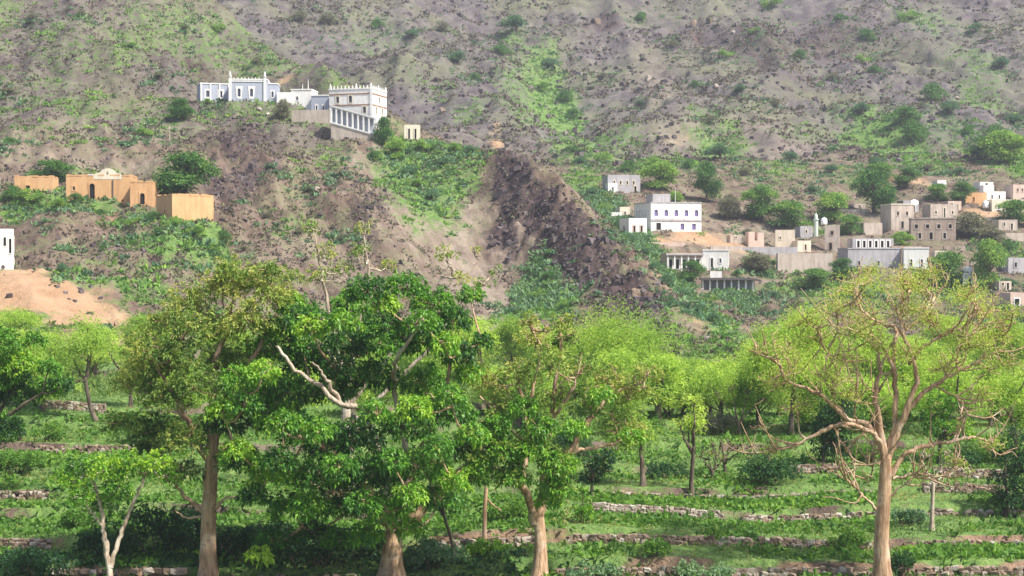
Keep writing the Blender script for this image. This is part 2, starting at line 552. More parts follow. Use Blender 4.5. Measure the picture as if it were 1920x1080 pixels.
RC = 4.0
def _kern(ax, ay, bx, by):
    return np.sqrt((ax[:, None] - bx[None]) ** 2 + (ay[:, None] - by[None]) ** 2 + RC * RC)
_n = len(pts)
_K = np.zeros((_n + 3, _n + 3))
_K[:_n, :_n] = _kern(pts[:, 0], pts[:, 1], pts[:, 0], pts[:, 1]) - np.eye(_n) * 0.25
_K[:_n, _n] = 1; _K[:_n, _n + 1] = pts[:, 0]; _K[:_n, _n + 2] = pts[:, 1]
_K[_n:, :_n] = _K[:_n, _n:].T
_wt = np.linalg.solve(_K, np.concatenate([pts[:, 2], [0, 0, 0]]))

def rbf(X, Y):
    x = X.ravel(); y = Y.ravel(); z = np.empty_like(x)
    for s in range(0, len(x), 20000):
        e = slice(s, s + 20000)
        z[e] = _kern(x[e], y[e], pts[:, 0], pts[:, 1]) @ _wt[:_n] + _wt[_n] + _wt[_n + 1] * x[e] + _wt[_n + 2] * y[e]
    return z.reshape(X.shape)

# terraces of the valley floor: distance, rise
RISERS = [(76.0, 0.6), (80.5, 0.6), (86.0, 0.5), (90.2, 0.4), (96.5, 0.4), (104.0, 0.5), (111.5, 0.6), (119.5, 0.6)]
def riser_d(k, X):
    return RISERS[k][0] + 0.3 * np.sin(X / 8.5 + k * 2.1) + 0.14 * np.sin(X / 3.1 + k * 1.3) + 0.25 * np.sin(X / 19.0 + k * 3.7) + (0.012 if k % 2 else -0.01) * X * (k > 2)

def terraces(X, Y):
    z = -0.06 * np.clip(75 - Y, 0, None) ** 1.15
    for k, (d, h) in enumerate(RISERS):
        z = z + h * np.clip(0.95 + 0.3 * np.sin(X / 7.0 + 2.3 * k) + 0.2 * np.sin(X / 3.3 + 1.1 * k), 0.4, 1.4) * sstep((Y - riser_d(k, X)) / (0.42 + 0.2 * np.sin(X / 6.0 + k)))
    z = z + 0.07 * fbm(X, Y, 5.0, 3, 71) + 0.012 * (Y - 98)
    return z

U = np.concatenate([np.linspace(-0.85, -0.36, 40, endpoint=False), np.linspace(-0.36, 0.36, 450), np.linspace(0.36, 0.85, 41)[1:]])
DD = np.concatenate([np.linspace(46, 72, 40, endpoint=False), np.linspace(72, 124, 200, endpoint=False), np.linspace(124, 186, 80, endpoint=False),
                     np.linspace(186, 330, 215, endpoint=False), np.linspace(330, 420, 80, endpoint=False), np.linspace(420, 640, 170, endpoint=False), np.linspace(640, 980, 40)])
UU, YY = np.meshgrid(U, DD)
XX = UU * YY

zr = rbf(XX, YY)
far = sstep((YY - 385) / 50)
hill = sstep((YY - 150) / 40) * (1 - far)
left_hill = hill * sstep((10 - XX + (YY - 250) * 0.1) / 25)
left_hill = left_hill * (1 - 0.9 * np.exp(-((XX + 56) / 15) ** 2 - ((YY - 196) / 12) ** 2))
# gullies run down the slopes
wx = XX + 9 * fbm(XX, YY, 60, 2, 5)
mount = -9.5 * np.abs(perlin(wx / 52, YY / 150, 11)) + 2.6 * fbm(XX, YY, 38, 3, 21) - 3.2 * np.abs(perlin(wx / 17, YY / 50, 13)) + 1.0 * fbm(XX, YY, 9, 3, 31, 0.6)
hx = XX + (YY - 250) * 0.32
hilln = -3.0 * np.abs(perlin(hx / 14, YY / 55, 41)) - 1.2 * np.abs(perlin(hx / 5.5, YY / 22, 43)) + 0.7 * fbm(XX, YY, 14, 3, 51) + 0.5 * fbm(hx, YY * 0.4, 4.2, 3, 61, 0.6)
vill = 0.5 * fbm(XX, YY, 12, 3, 81)
zz = zr + far * (mount + 3.0) + left_hill * (hilln + 0.9) + (hill - left_hill) * vill
# rock ledges crop out across the slopes
_s = zz / 7.5 + 0.9 * fbm(XX, YY, 45, 3, 181); _f = _s - np.floor(_s)
zz = zz + (2.6 * far + 0.9 * left_hill) * (sstep((_f - 0.72) / 0.28) - _f) * sstep((fbm(XX, YY, 34, 3, 191) + 0.15) / 0.4)
tv = sstep((YY - 119) / 14)
zz = terraces(XX, YY) * (1 - tv) + zz * tv
# crags of the dark spur and of the brown face stand out as ragged rock
def crag(px, py, d, rx, ry, amp, seed):
    global zz
    c = at(px, py, d)
    m = np.exp(-((XX - c[0]) / rx) ** 2 - ((YY - c[1]) / ry) ** 2)
    zz = zz + amp * m * (0.35 + np.abs(fbm(XX, YY * 0.7, 5.0, 4, seed, 0.6)) * 1.5 - 0.35)
crag(1010, 370, 265, 9, 16, 1.7, 91)
crag(1150, 530, 230, 8, 14, 1.7, 92)
crag(950, 320, 278, 6, 10, 0.8, 93)
crag(430, 330, 268, 9, 18, 1.6, 94)
crag(620, 420, 250, 14, 14, 0.9, 95)
crag(230, 520, 205, 14, 9, 0.9, 96)
# level pads under the buildings
for key, (px, py, d, wpx, dep, yaw) in SITES.items():
    p = at(px, py, d); a = math.radians(yaw); w = wpx * d / F
    lx = (XX - p[0]) * math.cos(a) + (YY - p[1]) * math.sin(a)
    ly = -(XX - p[0]) * math.sin(a) + (YY - p[1]) * math.cos(a)
    ox = np.clip(np.abs(lx) - w / 2, 0, None); oy = np.clip(np.abs(ly - dep / 2 + 0.3) - dep / 2 - 0.6, 0, None)
    m = 1 - sstep(np.hypot(ox, oy) / 2.6)
    zz = zz * (1 - m) + (p[2] - 0.02) * m

def _ix(arr, v):
    i = np.clip(np.searchsorted(arr, v) - 1, 0, len(arr) - 2)
    return i, np.clip((v - arr[i]) / (arr[i + 1] - arr[i]), 0, 1)

def ground(x, y):
    x = np.asarray(x, float); y = np.asarray(y, float)
    i, f = _ix(DD, y); j, g = _ix(U, x / np.maximum(y, 1))
    return (zz[i, j] * (1 - g) + zz[i, j + 1] * g) * (1 - f) + (zz[i + 1, j] * (1 - g) + zz[i + 1, j + 1] * g) * f

def gz(x, y):
    return float(ground(np.array([x]), np.array([y]))[0])

_RD = np.concatenate([np.arange(60, 130, 0.15), np.arange(130, 900, 0.5)])
def hit(px, py, dmin=60):
    """where the sight line of a photograph pixel meets the terrain"""
    u, w = ray(px, py)
    d = _RD[_RD >= dmin]
    below = ZC + float(w) * d < ground(float(u) * d, d)
    k = int(np.argmax(below)) if below.any() else len(d) - 1
    return np.array([float(u) * d[k], d[k], gz(float(u) * d[k], d[k])])

# ------------------------------------------------------------------ ground cover masks, in world space: R green, G orange soil, B dark rock
gy = np.gradient(zz, axis=0) / np.gradient(DD)[:, None]
gx = np.gradient(zz, axis=1) / np.maximum(np.gradient(XX, axis=1), 1e-3)
slope = np.hypot(gx, gy)
M = np.zeros(zz.shape + (4,))
wn1 = fbm(XX, YY, 9, 4, 101, 0.6); wn2 = fbm(XX, YY, 9, 4, 111, 0.6)
BLOBS = [ # px, py, rx px, ry px, channel, amount
    (1010,130,40,50,0,.55),(1030,190,50,60,0,1.0),(1060,225,35,40,0,.9),(960,60,30,25,0,.5),(1660,270,75,40,0,1.0),(1740,300,60,25,0,.7),(1690,225,50,22,0,.5),
    (1350,290,60,30,0,.6),(1280,300,50,25,0,.5),(1880,300,60,40,0,.8),(1780,250,70,40,0,.35),(1730,40,60,25,0,.4),(1300,40,60,25,0,.15),(880,220,50,25,0,.4),
    (1090,290,70,30,0,.6),(1200,310,60,25,0,.6),(1450,320,80,25,0,.4),(1600,330,60,25,0,.4),
    (800,280,80,22,0,.9),(880,320,30,40,0,.6),(1160,410,24,30,0,.9),(1210,470,28,36,0,1.0),(1265,530,34,40,0,1.0),(1090,340,40,26,0,.7),(1380,560,40,26,0,.6),(1140,270,80,20,0,.45),(970,180,60,60,0,.45),(700,230,50,20,0,.35),(1500,250,80,25,0,.35),(1400,200,70,20,0,.25),(1580,200,60,25,0,.4),(1850,200,70,40,0,.45),(1830,110,60,40,0,.4),(820,170,60,26,0,.35),(700,100,70,30,0,.3),(120,250,110,40,0,.3),(150,90,120,50,0,.35),(330,90,80,40,0,.35),(620,300,50,40,0,.4),(720,340,34,50,0,.5),(560,420,60,50,0,.35),(760,310,40,40,0,.8),(810,340,40,50,0,.7),(850,310,40,40,0,.6),(1010,540,50,40,0,.9),(1040,575,50,30,0,1.0),(960,600,60,30,0,.5),
    (1180,450,28,40,0,.9),(1230,500,32,45,0,.9),(1290,560,40,45,0,.9),(1340,600,40,35,0,.7),(1120,380,30,30,0,.6),
    (80,385,90,22,0,.9),(180,395,50,18,0,.6),(330,430,80,30,0,.9),(400,455,50,25,0,.9),(250,410,60,16,0,.6),(130,330,90,20,0,.4),(60,150,120,60,0,.22),(250,60,120,60,0,.25),(450,110,60,40,0,.25),(290,230,80,30,0,.35),
    (640,260,30,25,0,.3),(560,330,50,60,0,.25),(1500,540,70,25,0,.6),(1600,560,80,30,0,.7),(1780,540,90,30,0,.7),(1420,500,40,20,0,.6),(1550,430,80,18,0,.4),(1880,470,60,25,0,.6),
    (90,560,120,40,1,1.0),(20,530,55,36,1,1.0),(150,580,70,24,1,1.0),(180,600,80,16,1,.8),(170,555,60,30,1,.5),(200,640,80,25,1,.5),
    (1230,455,60,16,1,.7),(1330,450,70,18,1,.75),(1400,470,60,18,1,.6),(1260,540,40,30,1,.5),(1700,335,60,12,1,.7),(1370,265,60,18,1,.35),(1270,265,60,18,1,.3),(1830,400,50,12,1,.6),(540,150,30,12,1,.5),(930,275,16,10,1,.6),(1480,470,60,20,1,.5),(130,370,40,10,1,.4),(225,395,40,12,1,.5),(1300,590,40,20,1,.3),
    (958,325,34,45,2,1.0),(1005,380,52,58,2,1.0),(1050,420,52,48,2,1.0),(1088,460,44,38,2,1.0),(1110,510,48,32,2,1.0),(1160,540,52,36,2,1.0),(1200,580,42,38,2,1.0),(1245,640,34,42,2,.9),(950,430,42,32,2,.7),
    (450,260,60,60,2,.62),(440,340,60,60,2,.55),(500,300,60,70,2,.45),(690,390,40,70,2,.5),(620,350,40,50,2,.35),(300,500,90,40,2,.4),(180,470,60,30,2,.3),(200,560,30,20,2,.3),(380,130,45,22,2,.5),(1300,60,60,25,2,.5),(1130,45,40,20,2,.6),(1560,80,110,50,2,.45),(1430,70,90,50,2,.5),(1700,90,80,40,2,.3),(1500,160,90,40,2,.3),(1240,130,50,50,2,.3),
]
for px, py, rx, ry, ch, amt in BLOBS:
    c = hit(px, py); a = hit(px, py - ry); b = hit(px, py + ry)
    sx = rx * c[1] / F
    sy = float(np.clip(abs(a[1] - b[1]) / 2, 0.5 * sx, 5 * sx + 4))
    k = 0.35
    m = np.exp(-(((XX - c[0]) / sx + k * wn1) ** 2 + ((YY - c[1]) / sy + k * wn2) ** 2) ** 1.6)
    M[..., ch] = np.maximum(M[..., ch], amt * m)
# valley: grass on the terrace tops, bare earth on the risers
valley = 1 - sstep((YY - 128) / 30)
gnoise = fbm(XX, YY, 7, 4, 121)
M[..., 0] = np.maximum(M[..., 0], valley * np.clip(0.95 + 0.45 * gnoise - 1.2 * np.clip(0.55 + 1.3 * fbm(XX, YY, 6, 3, 171), 0.0, 1.3) * np.clip(slope - 0.2, 0, 0.8), 0, 1))
M[..., 2] = np.maximum(M[..., 2], valley * 0.42 * sstep((slope - 0.3) / 0.3))
M[..., 1] = np.maximum(M[..., 1], valley * (0.25 + 0.3 * (YY < 84)) * sstep((slope - 0.3) / 0.3))
M[..., 0] *= 1 - 0.95 * sstep((M[..., 2] - 0.3) / 0.3) * sstep((YY - 140) / 15)
M[..., 0] = np.maximum(M[..., 0], sstep((YY - 125) / 30) * (1 - sstep((YY - 190) / 30)) * np.clip(0.5 + 0.8 * gnoise, 0, 0.85) * (1 - M[..., 1]))
TONE = np.zeros(zz.shape)
for px, py, rx, ry, amt in [(800,430,90,70,1.0),(880,520,90,60,1.0),(720,330,40,40,.8),(760,380,60,50,.9),(930,560,60,50,.9),(960,620,70,40,.9),(680,300,40,20,.7),(860,440,60,60,.8),(560,480,90,40,.5),(100,260,100,40,.5),(120,300,100,26,.5),(250,330,60,26,.5),(1270,260,70,30,.6),(1380,250,90,30,.6),(1480,280,80,30,.5),(1230,150,40,60,.5),(1560,420,200,40,.6),(1400,470,150,40,.6)]:
    c = hit(px, py); a = hit(px, py - ry); b = hit(px, py + ry)
    sx = rx * c[1] / F; sy = float(np.clip(abs(a[1] - b[1]) / 2, 0.5 * sx, 5 * sx + 4))
    TONE = np.maximum(TONE, amt * np.exp(-(((XX - c[0]) / sx + 0.4 * wn1) ** 2 + ((YY - c[1]) / sy + 0.4 * wn2) ** 2) ** 1.3))
M[..., 3] = np.clip(far * 0.9 + 0.1 * hill - 0.25 * (1 - far) + 0.75 * (1 - far) * sstep((YY - 262) / 40) * sstep((-22 - XX) / 15), 0, 1)
M[..., 0] = np.maximum(M[..., 0], 0.42 * (1 - far) * sstep((YY - 262) / 40) * sstep((-20 - XX) / 15) * np.clip(0.5 + 1.2 * fbm(XX, YY, 18, 4, 211, 0.6), 0, 1))

# ------------------------------------------------------------------ terrain material and meshes
m, t, out = new_mat('terrain')
A = attr(t, 'cover')
sep = node(t, 'ShaderNodeSeparateColor')
t.links.new(A.outputs['Color'], sep.inputs[0])
P0 = world_pos(t)
PS = world_pos(t, (1, 4.0, 4.0), (0, 0, 0.318))
PS.node.vector_type = 'TEXTURE'
n_big = noise(t, P0, 0.045, 5, 0.6)
n_mid = noise(t, P0, 0.22, 6, 0.68)
n_str = noise(t, PS, 0.38, 6, 0.7)
n_fine = noise(t, P0, 1.3, 5, 0.7)
n_tuft = noise(t, P0, 0.75, 4, 0.75)
hillc = ramp(t, n_str, [(0.32, (0.066, 0.042, 0.034)), (0.46, (0.124, 0.085, 0.066)), (0.56, (0.174, 0.128, 0.097)), (0.70, (0.25, 0.20, 0.15))])
hillc = mix(t, ramp(t, n_mid, [(0.46, 0.0), (0.66, 0.75)]), hillc, (0.155, 0.165, 0.08))
mtc = ramp(t, n_mid, [(0.32, (0.055, 0.045, 0.054)), (0.46, (0.094, 0.080, 0.088)), (0.57, (0.135, 0.117, 0.116)), (0.72, (0.20, 0.178, 0.155))])
mtc = mix(t, ramp(t, n_big, [(0.44, 0.0), (0.66, 0.62)]), mtc, (0.155, 0.17, 0.085))
base = mix(t, A.outputs['Alpha'], hillc, mtc)
TN = attr(t, 'tone')
palec = ramp(t, n_str, [(0.34, (0.165, 0.122, 0.096)), (0.5, (0.25, 0.198, 0.157)), (0.66, (0.33, 0.272, 0.218))])
base = mix(t, mathn(t, 'MULTIPLY', TN.outputs['Fac'], 0.85), base, palec)
base = mix(t, ramp(t, n_tuft, [(0.56, 0.0), (0.68, 0.7)]), base, (0.075, 0.085, 0.045))
soil = ramp(t, n_mid, [(0.35, (0.29, 0.175, 0.10)), (0.65, (0.39, 0.265, 0.165))])
rock = ramp(t, n_str, [(0.32, (0.030, 0.020, 0.021)), (0.52, (0.070, 0.047, 0.045)), (0.70, (0.125, 0.090, 0.078))])
green = ramp(t, n_fine, [(0.32, (0.060, 0.105, 0.032)), (0.52, (0.115, 0.19, 0.05)), (0.70, (0.19, 0.26, 0.08))])
def masked(fac, nz, lo=0.35, hi=0.65, k=1.0):
    s = mathn(t, 'ADD', fac, mathn(t, 'MULTIPLY', mathn(t, 'SUBTRACT', nz, 0.5), k))
    return ramp(t, s, [(lo, 0.0), (hi, 1.0)])
base = mix(t, masked(sep.outputs[1], n_mid, 0.25, 0.6, 1.2), base, soil)
base = mix(t, masked(sep.outputs[2], n_mid, 0.25, 0.62, 1.6), base, rock)
base = mix(t, masked(sep.outputs[0], n_tuft, 0.22, 0.62, 1.6), base, green)
hgt = mathn(t, 'ADD', mathn(t, 'MULTIPLY', n_fine, 0.35), n_mid)
principled(t, out, base, 0.97, bump(t, hgt, 0.9, 0.9), 0.1)

NR, NC = zz.shape
VV = np.stack([XX, YY, zz], -1).reshape(-1, 3)
MM = np.clip(M, 0, 1).reshape(-1, 4)
ii = (np.arange(NR - 1)[:, None] * NC + np.arange(NC - 1)[None])
QQ = np.stack([ii, ii + 1, ii + NC + 1, ii + NC], -1).reshape(-1, 4)
yc = (YY[:-1, :-1] + YY[1:, 1:]).ravel() / 2; uc = (UU[:-1, :-1] + UU[1:, 1:]).ravel() / 2
split = 345 + 60 * sstep((-0.02 - uc) / 0.08)
region = np.where(yc < 135, 0, np.where(yc < split, 1, 2))
for r, (nm, lb) in enumerate((('valley_floor', 'terraced green valley floor of small farm plots'), ('hillside', 'dry brown and green hillside with rocky spurs'), ('mountain', 'grey scrubby mountainside filling the background'))):
    q = QQ[region == r]
    idx, inv = np.unique(q, return_inverse=True)
    me = np_mesh(nm, VV[idx], inv.reshape(-1, 4), 'terrain', None, True)
    ca = me.attributes.new('cover', 'FLOAT_COLOR', 'POINT')
    ca.data.foreach_set('color', MM[idx].astype(np.float32).ravel())
    tn_ = me.attributes.new('tone', 'FLOAT', 'POINT'); tn_.data.foreach_set('value', TONE.reshape(-1)[idx].astype(np.float32))
    tag(obj(nm, me), lb, None, None, 'structure')

# ------------------------------------------------------------------ buildings
def panel(mb, w0, w1, z0, z1, t, holes, place):
    """a wall slab from w0 to w1 along its run, z0 to z1, thickness t inwards, with real openings; place maps (run, depth, z) to local xyz"""
    xs = sorted({w0, w1} | {h[0] for h in holes} | {h[1] for h in holes})
    zs = sorted({z0, z1} | {h[2] for h in holes} | {h[3] for h in holes})
    def is_hole(i, j):
        cx = (xs[i] + xs[i + 1]) / 2; cz = (zs[j] + zs[j + 1]) / 2
        return any(h[0] < cx < h[1] and h[2] < cz < h[3] for h in holes)
    for i in range(len(xs) - 1):
        for j in range(len(zs) - 1):
            if is_hole(i, j):
                continue
            a, b, c, d = xs[i], xs[i + 1], zs[j], zs[j + 1]
            mb.quad(place(a, 0, c), place(b, 0, c), place(b, 0, d), place(a, 0, d))
            mb.quad(place(b, t, c), place(a, t, c), place(a, t, d), place(b, t, d))
    for a, b, c, d in holes:
        mb.quad(place(a, 0, c), place(a, t, c), place(b, t, c), place(b, 0, c))
        mb.quad(place(a, 0, d), place(b, 0, d), place(b, t, d), place(a, t, d))
        mb.quad(place(a, 0, c), place(a, 0, d), place(a, t, d), place(a, t, c))
        mb.quad(place(b, 0, c), place(b, t, c), place(b, t, d), place(b, 0, d))
    mb.quad(place(w0, 0, z1), place(w1, 0, z1), place(w1, t, z1), place(w0, t, z1))
    mb.quad(place(w0, 0, z0), place(w0, t, z0), place(w1, t, z0), place(w1, 0, z0))
    mb.quad(place(w0, 0, z0), place(w0, 0, z1), place(w0, t, z1), place(w0, t, z0))
    mb.quad(place(w1, 0, z0), place(w1, t, z0), place(w1, t, z1), place(w1, 0, z1))

def outline(a, b, c, d, arch, n=8):
    """inner outline of an opening, counter-clockwise from bottom left"""
    if not arch:
        return [(a, c), (b, c), (b, d), (a, d)]
    r = (b - a) / 2; cx = (a + b) / 2; zc = max(c + 0.1, d - r)
    rz = d - zc
    return [(a, c), (b, c)] + [(cx + r * math.cos(math.pi * k / n), zc + rz * math.sin(math.pi * k / n)) for k in range(n + 1)]

def opening(parent, h, place, kind, frame_mat, pane_mat, grow=0.1, arch=False, z_off=0.0):
    """frame (with its spandrels if arched) and recessed pane, or dark sheet painted as interior shade, of one opening"""
    a, b, c, d = h
    fr = min(0.1, (b - a) * 0.16)
    inner = outline(a + fr, b - fr, c + (fr if kind == 'window' else 0.02), d - fr, arch)
    cx = (a + b) / 2; cz = (c + d) / 2
    hw = (b - a) / 2 + grow; hh = (d - c) / 2 + grow
    mb = MB()
    outer = []
    for x, z in inner:                      # push every inner point out to the rectangle
        ux = (x - cx) / hw; uz = (z - cz) / hh
        k = max(abs(ux), abs(uz), 1e-6)
        outer.append((cx + ux / k * hw, cz + uz / k * hh))
    if not arch:
        outer = [(cx - hw, cz - hh), (cx + hw, cz - hh), (cx + hw, cz + hh), (cx - hw, cz + hh)]
    n = len(inner)
    y0, y1 = -0.06, 0.09
    for k in range(n):
        k2 = (k + 1) % n
        (xa, za), (xb, zb) = inner[k], inner[k2]; (oa, pa), (ob, pb) = outer[k], outer[k2]
        mb.quad(place(oa, y0, pa), place(ob, y0, pb), place(xb, y0, zb), place(xa, y0, za))
        mb.quad(place(xa, y0, za), place(xb, y0, zb), place(xb, y1, zb), place(xa, y1, za))
        mb.quad(place(ob, y0, pb), place(oa, y0, pa), place(oa, 0.02, pa), place(ob, 0.02, pb))
    f = mb.build(kind, frame_mat, parent)
    mb = MB()
    e = 0.02
    mb.quad(place(a + e, 0.13, c + e), place(b - e, 0.13, c + e), place(b - e, 0.13, d - e), place(a + e, 0.13, d - e))
    if kind == 'window':
        mb.build('pane', pane_mat, f)  # panes in dark_opening carry the unlit inside as colour
    else:
        mb.build('door_leaf', pane_mat, f)  # near-black sheet, no real leaf: the inside's shade put into its colour
    return f

T_WALL = 0.3
def house(key, name, label, cat, hpx, mat, front=(), left=(), right=(), trim=None, roof='roof_earth', frame=None, pane='window_glass', parapet=0.35, drop=3.5, grow=0.1, group=None):
    """openings: (position along the wall 0..1, sill height m, width m, height m, kind) with kind 'w', 'a' arched window, 'd' door, 'D' arched door"""
    px, py, d, wpx, dep, yaw = SITES[key]
    root = empty(name, at(px, py, d), math.radians(yaw))
    tag(root, label, cat, group)
    w = wpx * d / F; h = hpx * d / F; t = T_WALL
    frame = frame or mat
    mb = MB()
    sides = {
        'front': (-w / 2, w / 2, lambda r, y, z: (r, y, z), front, w),
        'left': (-(dep - t), -t, lambda r, y, z: (-w / 2 + y, -r, z), left, dep - 2 * t),
        'right': (t, dep - t, lambda r, y, z: (w / 2 - y, r, z), right, dep - 2 * t),
        'back': (-w / 2, w / 2, lambda r, y, z: (-r, dep - y, z), (), w)}
    todo = []
    for s, (r0, r1, place, ops, run) in sides.items():
        hs = []
        for (u, sill, ow, oh, k) in ops:
            c = r0 + u * run
            a = max(r0 + 0.12, c - ow / 2); b = min(r1 - 0.12, c + ow / 2)
            top = min(h - 0.2, sill + oh)
            hs.append((a, b, sill, top))
            todo.append(((a, b, sill, top), place, k))
        panel(mb, r0, r1, -drop, h, t, hs, place)
    mb.build('wall', mat, root)
    for hh, place, k in todo:
        opening(root, hh, place, 'door' if k in 'dD' else 'window', frame, pane if k in 'wa' else 'dark_opening', grow, k in 'aD')
    mb = MB()
    mb.box(-w / 2 + t + 0.003, w / 2 - t - 0.003, t + 0.003, dep - t - 0.003, h - parapet - 0.2, h - parapet)
    mb.build('roof', roof, root)
    if trim:
        mb = MB(); o = 0.09; tt = 0.22
        mb.box(-w / 2 - o, w / 2 + o, -o, t + 0.04, h + 0.003, h + tt)
        mb.box(-w / 2 - o, w / 2 + o, dep - t - 0.04, dep + o, h + 0.003, h + tt)
        mb.box(-w / 2 - o, -w / 2 + t + 0.04, t + 0.044, dep - t - 0.044, h + 0.003, h + tt)
        mb.box(w / 2 - t - 0.04, w / 2 + o, t + 0.044, dep - t - 0.044, h + 0.003, h + tt)
        mb.build('parapet_trim', trim, root)
    return root, w, h, dep

def part(root, name, mat, *boxes):
    mb = MB()
    for b in boxes:
        mb.box(*b)
    return mb.build(name, mat, root)

def finial(root, x, y, z, s, mat):
    mb = MB()
    mb.lathe([(s * 0.5, 0), (s * 0.5, s * 0.5), (s * 0.28, s * 0.7), (s * 0.4, s * 1.0), (s * 0.3, s * 1.4), (0.01, s * 2.2)], 0, 0, 6)
    return mb.build('finial', mat, root, False, (x, y, z))

# hilltop houses
r, w, h, dep = house('grey_house', 'hilltop_house', 'blue-grey hilltop house with two white arched windows and tall white corner posts', 'house', 41, 'blue_grey_stone',
    front=[(0.25, 0.9, 0.75, 1.7, 'a'), (0.58, 0.9, 0.75, 1.7, 'a')], left=[(0.5, 1.0, 0.8, 1.5, 'a')], trim='white_plaster', frame='white_plaster', grow=0.32)
for x in (-w / 2 + 0.1, w / 2 - 0.45):
    part(r, 'corner_post', 'white_plaster', (x - 0.25, x + 0.25, -0.2, -0.02, -2.5, h + 0.6))
    finial(r, x, -0.1, h + 0.6, 0.5, 'white_plaster')
for k in range(9):
    finial(r, -w / 2 + 0.9 + k * (w - 1.8) / 8, 0.15, h + 0.22, 0.16, 'white_plaster')
part(r, 'cornice', 'white_plaster', (-w / 2 + 0.36, w / 2 - 0.72, -0.1, -0.01, h - 0.35, h - 0.12))
r, w, h, dep = house('grey_wing', 'hilltop_wing', 'low pale blue-grey wing with white posts at the left end of the hilltop houses', 'house', 33, 'blue_grey_stone',
    front=[(0.25, 0.8, 0.8, 1.4, 'w'), (0.7, 0.8, 0.8, 1.4, 'w')], trim='white_plaster', frame='white_plaster', grow=0.2)
for k in range(4):
    x = -w / 2 + 0.15 + k * (w - 0.3) / 3
    part(r, 'post', 'white_plaster', (x - 0.14, x + 0.14, -0.14, -0.02, -2, h + 0.1))
r, w, h, dep = house('grey_annex', 'hilltop_annex', 'narrow blue-grey annex with white coping, right of the blue-grey hilltop house', 'house', 34, 'blue_grey_stone', front=[(0.5, 0.9, 0.6, 1.3, 'a')], trim='white_plaster', frame='white_plaster')
r, w, h, dep = house('white_low', 'hilltop_shed', 'low plain white house with a thin roof spike between the hilltop buildings', 'house', 28, 'white_plaster', front=[(0.3, 0.8, 0.6, 0.9, 'w')], trim='white_plaster')
mb = MB(); mb.lathe([(0.09, 0), (0.07, 1.0), (0.02, 1.9)], 0, 0, 6); mb.build('roof_spike', 'white_plaster', r, False, (w * 0.32, 0.15, h + 0.2))
mb = MB(); mb.lathe([(0.07, 0), (0.05, 0.7), (0.02, 1.1)], 0, 0, 6); mb.build('roof_spike', 'white_plaster', r, False, (w * 0.05, 0.15, h + 0.2))
r, w, h, dep = house('court_wall', 'court_wall', 'blue-white courtyard wall stepping down between the low white house and the white fort', 'wall', 36, 'blue_grey_stone', front=[(0.3, 0.7, 0.5, 1.2, 'a'), (0.7, 0.7, 0.5, 1.2, 'a')], trim='white_plaster', frame='white_plaster', grow=0.15)
part(r, 'retaining_base', 'beige_stone', (-w / 2 - 1.4, w / 2 + 0.2, -0.9, -0.05, -4.0, -0.4))

r, w, h, dep = house('fort', 'white_fort', 'white fort-like house with a spiked parapet and brown bands on the hilltop', 'house', 72, 'white_plaster',
    front=[(0.5, 4.6, 0.85, 1.5, 'a'), (0.83, 2.6, 0.8, 1.4, 'a'), (0.2, 4.6, 0.8, 1.4, 'a')], right=[(0.3, 2.6, 0.7, 1.5, 'a'), (0.7, 2.6, 0.7, 1.5, 'a'), (0.5, 4.7, 0.7, 1.3, 'a')], trim='white_plaster', frame='cream_plaster', grow=0.08)
for z in (h - 0.95, h - 3.0):
    part(r, 'band', 'brown_band', (-w / 2 + 0.02, w / 2 + 0.06, -0.06, -0.004, z, z + 0.24))
    part(r, 'band', 'brown_band', (w / 2 + 0.004, w / 2 + 0.06, 0.0, dep - 0.05, z, z + 0.24))
nf = 12
for k in range(nf):
    finial(r, -w / 2 + 0.2 + k * (w - 0.4) / (nf - 1), 0.15, h + 0.22, 0.45 if k in (0, 7, nf - 1) else 0.27, 'white_plaster')
for k in range(1, 9):
    finial(r, w / 2 - 0.15, 0.15 + k * (dep - 0.3) / 8, h + 0.22, 0.42 if k in (4, 8) else 0.27, 'white_plaster')
part(r, 'corner_post', 'white_plaster', (w / 2 - 0.32, w / 2 + 0.12, -0.13, -0.07, -1, h + 0.15))

# sloping gallery in front of the fort
px, py, d, wpx, dep, yaw = SITES['gallery']
r = tag(empty('arcade_gallery', at(px, py, d), math.radians(yaw)), 'white arcaded gallery, inner shade painted blue, sloping down in front of the white fort', 'gallery')
w = wpx * d / F; hg = 33 * d / F; rise = 24 * d / F / w
sh = lambda p: (p[0], p[1], p[2] - rise * p[0] if p[2] > -3 else p[2])
zb = 2.0
n = 8
for k in range(n + 1):
    x = -w / 2 + k * w / n
    mb = MB(); mb.box(x - 0.13, x + 0.13, -0.04, 0.22, zb + 0.2, zb + hg - 0.25); mb.xform(sh).build('pillar', 'white_plaster', r)
for k in range(n):
    x0 = -w / 2 + k * w / n + 0.135; x1 = -w / 2 + (k + 1) * w / n - 0.135
    mb = MB(); pl = outline(x0, x1, zb + 0.2, zb + hg - 0.4, True)
    top = zb + hg - 0.26
    for q in range(2, len(pl) - 1):
        (xa, za), (xb, zb2) = pl[q], pl[q + 1]
        mb.quad((xb, 0.0, zb2), (xa, 0.0, za), (xa, 0.0, top), (xb, 0.0, top))
        mb.quad((xa, 0.0, za), (xb, 0.0, zb2), (xb, 0.16, zb2), (xa, 0.16, za))
        mb.quad((xa, 0.16, za), (xb, 0.16, zb2), (xb, 0.16, top), (xa, 0.16, top))
    mb.xform(sh).build('arch', 'white_plaster', r)
mb = MB(); mb.box(-w / 2 - 0.15, w / 2 + 0.15, -0.12, dep, zb + hg - 0.25, zb + hg); mb.xform(sh).build('top_rail', 'white_plaster', r)
mb = MB(); mb.box(-w / 2 - 0.15, w / 2 + 0.15, -0.12, dep, zb - 0.1, zb + 0.2); mb.xform(sh).build('floor_band', 'white_plaster', r)
